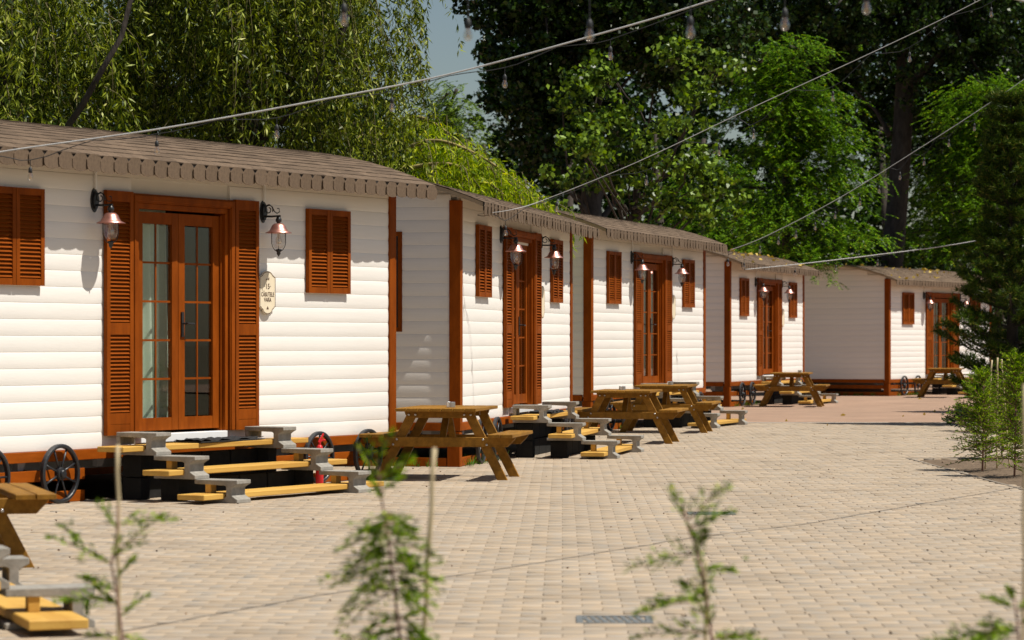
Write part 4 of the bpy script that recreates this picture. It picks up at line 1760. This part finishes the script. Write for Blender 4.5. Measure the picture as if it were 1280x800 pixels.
robinia('feathery bright green robinia in tiers left of the grey trunk', (P(985, 0, 79).x, 79, -.05), 7.5, bough_set(985, 70, 335, 125, 79, 46, 31), 31, fr=105)
robinia('feathery robinia seen beyond the roofs of the third and fourth cabins', (P(900, 0, 84).x, 84, -.05), 5.0, bough_set(890, 215, 340, 105, 84, 30, 32), 32, fr=66)
robinia('feathery robinia right of the grey trunk above the farthest roof', (P(1185, 0, 97).x, 97, -.05), 8, bough_set(1185, 95, 345, 110, 97, 44, 33), 33, fr=66, leaflet=(.095, .04))
robinia('bright feathery robinia behind the pine at the right edge', (P(1235, 0, 86).x, 86, -.05), 7, bough_set(1225, 110, 340, 95, 86, 36, 35), 35, fr=90)
robinia('small robinia between the willow and the dark poplar under the patch of sky', (P(575, 0, 70).x, 70, -.05), 5, bough_set(565, 120, 260, 55, 70, 22, 34), 34, fr=50, mat='poplar_sunny')

# the wood that closes the background: one mass
rng = np.random.default_rng(41)
blobs = []
for k in range(70):
    u = -120 + k * 23 + random.uniform(-20, 20)
    Z = random.uniform(104, 122)
    top = random.uniform(-60, 40)
    if 500 < u < 620:
        top = random.uniform(165, 220)
    if 460 < u <= 500 or 620 <= u < 650:
        top = random.uniform(60, 140)
    for v in range(int(top) + 50, 420, 75):
        blobs.append(blob_at(u + random.uniform(-15, 15), v, Z, 45, 55, 2.2))
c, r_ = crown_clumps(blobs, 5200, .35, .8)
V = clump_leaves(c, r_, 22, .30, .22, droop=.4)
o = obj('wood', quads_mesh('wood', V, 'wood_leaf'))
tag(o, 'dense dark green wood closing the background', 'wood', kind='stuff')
tr = MB()
for k in range(26):
    u = -60 + k * 52 + random.uniform(-20, 20)
    Z = random.uniform(100, 118)
    p = P(u, 427, Z)
    tr.tube([(p.x, p.y, -.1), (p.x + .2, p.y, 4), (p.x + random.uniform(-.6, .6), p.y, 9)], [.22, .17, .08], 8)
o2 = obj('wood_stems', tr.mesh('wood_stems', 'bark', smooth=True), o)
# low scrub behind the cabins
rng = np.random.default_rng(42)
blobs = []
for k in range(30):
    u = 640 + k * 24 + random.uniform(-10, 10)
    Z = random.uniform(88, 100)
    blobs.append(blob_at(u, random.uniform(320, 400), Z, 40, 60, 1.5))
for k in range(16):
    u = -60 + k * 42
    blobs.append(blob_at(u, random.uniform(250, 330), random.uniform(52, 60), 60, 80, 1.5))
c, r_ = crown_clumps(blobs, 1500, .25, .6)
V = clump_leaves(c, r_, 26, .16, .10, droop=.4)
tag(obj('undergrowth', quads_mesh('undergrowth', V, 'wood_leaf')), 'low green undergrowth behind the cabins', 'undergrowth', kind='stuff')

# ------------------------------------------------------------------ pine at the right


def make_pine(label, base, H, R, seed, n_whorl=19):
    global rng
    rng = np.random.default_rng(seed)
    r = random.Random(seed)
    root = empty('pine_tree', label, 'tree', base, 0)
    mb = MB().tube([(0, 0, 0), (.03, 0, H * .4), (-.02, .02, H * .8), (0, 0, H)], [.13, .09, .04, .01], 10)
    obj('trunk', mb.mesh('trunk', 'bark', smooth=True), root)
    br = MB()
    C, A = [], []

    def tuft(p, d, ln, n):
        t = rng.random(n)
        pos = p + d * (ln * t)[:, None]
        q = norm(rng.normal(size=(n, 3)))
        q = norm(q - (q @ d)[:, None] * d + d * rng.uniform(.4, 1.1, n)[:, None])
        C.append(pos); A.append(q)
    for k in range(n_whorl):
        z = .25 + (H - .35) * k / (n_whorl - 1)
        reach = R * (1 - (z / H) ** 1.35) * 1.0 + .12
        nb = 7
        for b in range(nb):
            az = 2 * math.pi * (b + r.random() * .8) / nb + k * .7
            el = .25 + .35 * z / H + r.gauss(0, .1)
            L = reach * r.uniform(.55, 1.25)
            d = np.array([math.cos(az) * math.cos(el), math.sin(az) * math.cos(el), math.sin(el) - .18])
            p0 = np.array([0, 0, z])
            pts = [p0 + d * L * t + np.array([0, 0, .22 * L * t * t]) for t in (0, .35, .7, 1)]
            br.tube([tuple(p) for p in pts], [.022 * (1 - z / H) + .008, .014, .008, .004], 5)
            for t in np.arange(.22, 1.01, .085):
                i = min(int(t * 3), 2)
                q = t * 3 - i
                p = pts[i] * (1 - q) + pts[i + 1] * q if i < 3 else pts[3]
                for sgn in (-1, 1):
                    a2 = az + sgn * r.uniform(.4, 1.0)
                    sl = (.34 * (1.15 - t) + .12) * r.uniform(.7, 1.2)
                    d2 = np.array([math.cos(a2) * .8, math.sin(a2) * .8, r.uniform(.15, .75)])
                    d2 /= np.linalg.norm(d2)
                    br.tube([tuple(p), tuple(p + d2 * sl)], [.006, .003], 4, cap=False)
                    tuft(p + d2 * sl * .15, d2, sl * .9, 52)
            dt = norm((pts[3] - pts[2])[None])[0] * .6 + np.array([0, 0, .5])
            dt /= np.linalg.norm(dt)
            tuft(pts[3] - dt * .05, dt, .22, 44)
    obj('branches', br.mesh('branches', 'bark', smooth=False), root)
    C = np.concatenate(C); A = np.concatenate(A)
    n = len(C)
    L = rng.uniform(.07, .13, n)[:, None]
    B = norm(np.cross(A, rng.normal(size=(n, 3)))) * .0062
    V = np.stack([C - B, C + B, C + A * L], axis=1)
    obj('needles', quads_mesh('needles', V, 'pine_needle'), root)
    return root


make_pine('dark bushy pine at the right edge before the farthest cabin', (P(1264, 0, 50.5).x, 50.5, -.03), 5.7, 1.08, 51)
# its neighbour just outside the right edge, whose crown and shade reach into the picture
make_pine('pine standing mostly beyond the right edge, shading the road', (11.8, 59.3, -.03), 6.4, 1.9, 52, n_whorl=18)

# ------------------------------------------------------------------ thujas and saplings


def spray_leaves(p, d, up, L, n, lw, C, A, S, W, dens=1.0):
    """one flat feathery spray: a bent axis with side shoots covered in scale leaves"""
    d = d / np.linalg.norm(d)
    side = np.cross(d, up); side /= max(np.linalg.norm(side), 1e-6)
    for q in range(n):
        t = (q + .5) / n
        pos = p + d * L * t - up * L * .22 * t * t * (-1 if random.random() < .1 else 1)
        sl = min(L * .42, .055 + L * .1) * (1.05 - t) ** .8 * random.uniform(.7, 1.2)
        for sgn in (-1, 1):
            sd = d * .75 + side * sgn * .75 + up * random.gauss(0, .18)
            sd /= np.linalg.norm(sd)
            m = max(2, int(sl / (lw * 1.1) * dens))
            for k in range(m):
                tt = (k + random.random()) / m
                C.append(pos + sd * sl * tt)
                a = sd + side * random.gauss(0, .35) + up * random.gauss(0, .25) + d * .2
                A.append(a)
                S.append(lw * random.uniform(1.6, 2.8)); W.append(lw * random.uniform(.55, .9))
    for k in range(int(n * 2)):
        t = random.random()
        C.append(p + d * L * t - up * L * .22 * t * t)
        A.append(d + side * random.gauss(0, .4) + up * random.gauss(0, .3))
        S.append(lw * 2.2); W.append(lw * .8)


def thuja(name, label, base, stem_pts, sprays, lw, mat, stem_r, group, cat='sapling', stem_mat='stem'):
    """stem_pts relative to base; sprays: (point on stem, direction, length, n shoots)"""
    root = empty(name, label, cat, base, 0, group)
    n = len(stem_pts)
    obj('stem', MB().tube(stem_pts, [stem_r * (1 - .7 * k / (n - 1)) for k in range(n)], 7).mesh('stem', stem_mat, smooth=True), root)
    C, A, S, W = [], [], [], []
    tw = MB()
    up = np.array([0, 0, 1.0])
    for (p, d, L, ns) in sprays:
        p = np.array(p, float); d = np.array(d, float)
        dn = d / np.linalg.norm(d)
        u2 = up - dn * (up @ dn) + np.array([random.gauss(0, .3), random.gauss(0, .3), 0])
        u2 /= np.linalg.norm(u2)
        tw.tube([tuple(p), tuple(p + dn * L * .5 - u2 * L * .055), tuple(p + dn * L * .96 - u2 * L * .2)], [stem_r * .4, stem_r * .25, stem_r * .12], 5)
        spray_leaves(p, dn, u2, L, ns, lw, C, A, S, W)
    obj('twigs', tw.mesh('twigs', stem_mat), root)['kind'] = 'stuff'
    V = leaves(np.array(C), norm(np.array(A)), np.array(S), np.array(W), .1)
    obj('foliage', quads_mesh('foliage', V, mat), root)
    return root


def stake(label, p0, p1, r=.006):
    p0, p1 = Vector(p0), Vector(p1)
    pts, rad = [], []
    for k in range(13):
        t = k / 12
        pts.append((p1 - p0) * t + Vector((.003 * math.sin(k * 2.1), .003 * math.cos(k * 1.7), 0)))
        rad.append(r * (1.0 if k % 3 else 1.12))
    o = obj('stake', MB().tube(pts, rad, 8).mesh('stake', 'bamboo', smooth=True), None, p0)
    tag(o, label, 'stake', 'bamboo stakes by the young plants')


# bushy thujas in the bed
random.seed(61)
for k, (u, v, H, lab) in enumerate(((1228, 585, 1.05, 'feathery young thuja nearest the bed corner, left of the pair'), (1268, 592, 1.25, 'taller feathery young thuja cut by the right edge'), (1252, 570, .85, 'small young thuja behind the pair in the bed'))):
    Z = F * (HC - .03) / (v - YH)
    b = Vector(((u - 640) / F * Z, Z, .02))
    st = [(0, 0, -.03), (.01, 0, H * .3), (.02, .01, H * .65), (.015, 0, H)]
    sp = []
    for q in range(170):
        t = random.random() ** .8
        az = random.uniform(0, 6.28)
        L = (.40 * (1 - t) ** .6 + .12) * random.uniform(.7, 1.2)
        el = .15 + .7 * t + random.gauss(0, .2)
        sp.append(((.015 * t, 0, H * (.05 + .93 * t)), (math.cos(az) * math.cos(el), math.sin(az) * math.cos(el), math.sin(el)), L, 8))
    thuja('young_thuja', lab, b, st, sp, .014, 'thuja_leaf', .012, 'young thujas in the bed', 'thuja')
Zs = 33.0
for u0, v0, u1, v1, lab in ((1231, 580, 1240, 450, 'pale leaning stake left in the planting bed'), (1246, 585, 1247, 447, 'upright stake in the middle of the planting bed'), (1262, 585, 1252, 449, 'stake leaning left over the thujas in the bed')):
    p0 = P(u0, v0, Zs); p0.z = -.02
    stake(lab, p0, P(u1, v1, Zs), .009)
# low dark shrub at the foot of the pine
rng = np.random.default_rng(62)
c, r_ = crown_clumps([blob_at(1205, 518, 47, 26, 12, .5), blob_at(1240, 520, 46, 34, 16, .5)], 120, .06, .14)
V = clump_leaves(c, r_, 40, .07, .02, droop=-.4)
sb = empty('low_shrub', 'low dark green shrub at the foot of the pine', 'shrub', (P(1220, 0, 46.5).x, 46.5, 0), 0)
obj('foliage', quads_mesh('foliage', V - np.array([P(1220, 0, 46.5).x, 46.5, 0]), 'wood_leaf'), sb)
mb = MB()
for k in range(10):
    mb.tube([(random.gauss(0, .1), random.gauss(0, .1), -.02), (random.gauss(0, .3), random.gauss(0, .25), .22)], [.008, .003], 5)
obj('stem', mb.mesh('stem', 'bark'), sb)

# saplings close to the camera, out of focus
random.seed(71)


def sap(label, stem_uv, Z, sprays_uv, lw=.0115, r=.0065):
    """stem_uv: (u,v) knots from the ground up; sprays: (u0,v0,u1,v1,depth,n)"""
    b = P(stem_uv[0][0], 0, Z); b.z = -.03
    pts = [(0, 0, 0)] + [tuple(P(u, v, Z) - b) for u, v in stem_uv]
    sp = []
    for (u0, v0, u1, v1, dz, n) in sprays_uv:
        p0 = P(u0, v0, Z); p1 = P(u1, v1, Z) + Vector((0, dz, 0))
        d = p1 - p0
        sp.append((tuple(p0 - b), tuple(d), d.length, int(n * 1.3)))
        if d.length > .12 and n > 8 and random.random() < .6:
            for q in (.5,):
                e = Vector((random.gauss(0, .25), random.gauss(0, .4), random.gauss(-.15, .2))) * d.length + d * .5
                sp.append((tuple(p0 + d * q - b), tuple(e), e.length * .75, n))
    return thuja('young_thuja', label, b, pts, sp, lw, 'sapling_leaf', r, 'blurred saplings close to the camera', 'sapling')


sap('blurred thin sapling close to the camera at the lower left', [(152, 900), (153, 800), (146, 740), (139, 705), (147, 660), (148, 632)], 9.6,
    [(139, 705, 72, 662, .05, 9), (140, 700, 200, 628, -.1, 9), (146, 740, 96, 712, .06, 9), (148, 752, 80, 738, -.05, 9), (147, 662, 128, 628, 0, 6),
     (147, 655, 210, 640, .05, 7), (150, 770, 178, 742, .02, 7), (145, 725, 170, 690, -.06, 7), (153, 800, 110, 790, .04, 6), (150, 760, 120, 728, .03, 8), (153, 795, 200, 800, -.03, 6)])
sapB = []
rb = random.Random(5)
for (v, sl) in ((640, .25), (652, .5), (664, .7), (676, .8), (690, .9), (700, 1.0), (712, .9), (722, 1.0), (735, .8), (770, .8), (782, .9), (795, 1.0), (810, 1.0)):
    for sgn in (-1, 1):
        us = 486 + (v - 640) * .12
        ln = 95 * sl * rb.uniform(.65, 1.1) * (1.0 if sgn < 0 else .68)
        sapB.append((us, v, us + sgn * ln, v + rb.uniform(5, 45), rb.gauss(0, .09), 8))
        sapB.append((us, v + 4, us + sgn * ln * .5, v + rb.uniform(-10, 25), rb.gauss(0, .12), 6))
sap('blurred bushy sapling close to the camera at the bottom middle', [(505, 900), (500, 800), (492, 730), (486, 680), (478, 630), (474, 598), (472, 575)], 9.2,
    sapB + [(474, 600, 452, 555, .02, 6), (474, 598, 520, 563, -.03, 6), (472, 580, 482, 540, 0, 6), (476, 615, 500, 590, .03, 5), (478, 628, 470, 600, 0, 5)])
sap('blurred sparse sapling close to the camera right of the middle', [(892, 900), (890, 800), (882, 740), (872, 690), (860, 660), (856, 636)], 9.4,
    [(888, 790, 800, 782, .05, 10), (884, 750, 798, 748, -.04, 10), (884, 748, 852, 722, .05, 8), (876, 705, 872, 660, .03, 9), (878, 712, 926, 706, 0, 8), (872, 690, 792, 700, .05, 9),
     (858, 650, 842, 608, 0, 7), (860, 650, 905, 598, -.05, 8), (862, 660, 915, 630, .05, 8), (888, 785, 868, 740, -.05, 8), (890, 798, 960, 792, .05, 9), (885, 755, 880, 700, .05, 8), (890, 800, 940, 780, -.05, 7)])
sap('blurred sapling tip close to the camera in the lower right corner', [(1272, 900), (1274, 800), (1270, 765), (1268, 745)], 9.0,
    [(1272, 790, 1150, 786, .05, 12), (1272, 785, 1200, 800, -.03, 10), (1270, 760, 1236, 742, .03, 7), (1270, 765, 1300, 740, 0, 7), (1268, 750, 1262, 735, 0, 5), (1273, 798, 1130, 800, .02, 10), (1272, 778, 1310, 770, 0, 8), (1272, 790, 1230, 772, .04, 8)])
for u0, u1, v1, Z, lab, rr_ in ((150, 147, 556, 9.9, 'blurred bamboo stake behind the lower left sapling', .0065), (518, 543, 560, 9.3, 'blurred bamboo stake beside the bushy middle sapling', .0072), (884, 882, 700, 9.6, 'blurred bamboo stake behind the sparse sapling right of the middle', .006), (1279, 1281, 480, 9.5, 'blurred pale stake at the right edge', .006)):
    p0 = P(u0, 900, Z); p0.z = -.03
    stake(lab, p0, P(u1, v1, Z), rr_)

# ------------------------------------------------------------------ leaf litter, grass tufts
rng = np.random.default_rng(81)


def litter(n, xr, yr, z, size, mat, name, label, keep=None):
    C = np.stack([rng.uniform(*xr, n), rng.uniform(*yr, n), np.full(n, z)], -1)
    if keep is not None:
        C = C[[bool(keep(c)) for c in C]]
    az = rng.random(len(C)) * 6.28
    A = norm(np.stack([np.cos(az), np.sin(az), rng.normal(0, .15, len(C))], -1))
    up = np.tile(np.array([[0, 0, 1.0]]), (len(C), 1)) + rng.normal(0, .3, (len(C), 3))
    V = leaves(C, A, size * rng.uniform(.5, 1.3, len(C)), size * .6, .15, side=np.cross(A, up))
    tag(obj(name, quads_mesh(name, V, mat)), label, name.replace('_', ' '), kind='stuff')


litter(420, (-6, 6), (14, 50), .006, .024, 'litter', 'leaf_litter', 'small brown leaf scraps scattered over the paving')
litter(40, (0, 14), (50, 76), .010, .11, 'dry_leaf', 'fallen_leaves', 'yellow leaves fallen on the red road')
for i in (3, 4):
    X, Z, a, zb = CABS[i]
    C, A = [], []
    for k in range(46):
        t, w = random.uniform(-3.9, 3.9), random.uniform(-1.5, .3)
        p = cab_pt(i, t, w, zb + roof_z(w) + .018)
        C.append(tuple(p)); az = random.uniform(0, 6.28)
        A.append((math.cos(az), math.sin(az), random.gauss(.1, .2)))
    C, A = np.array(C), norm(np.array(A))
    V = leaves(C, A, .13 * rng.uniform(.6, 1.3, len(C)), .09, .2)
    tag(obj('roof_leaves', quads_mesh('roof_leaves', V, 'dry_leaf')), 'yellow leaves lying on the roof of the %s cabin' % ORD[i], 'leaves', kind='stuff')
# grass tufts along the skirting
C, A, L = [], [], []
for i in range(1, 5):
    for k in range(34):
        if random.random() < .4:
            t, w = -HALF - random.uniform(.02, .15), -random.uniform(.2, 3.3)
        else:
            t, w = random.choice([random.uniform(-3.7, -1.7), random.uniform(1.7, 3.8)]), random.uniform(-.05, .12)
        p = cab_pt(i, t, w, -.01)
        for q in range(14):
            C.append((p.x + random.gauss(0, .04), p.y + random.gauss(0, .04), p.z))
            A.append((random.gauss(0, .4), random.gauss(0, .4), 1)); L.append(random.uniform(.05, .16))
C, A = np.array(C), norm(np.array(A))
V = leaves(C, A, np.array(L), .012, .1)
tag(obj('grass_tufts', quads_mesh('grass_tufts', V, 'grass_blade')), 'tufts of green grass along the cabin skirting', 'grass', kind='stuff')
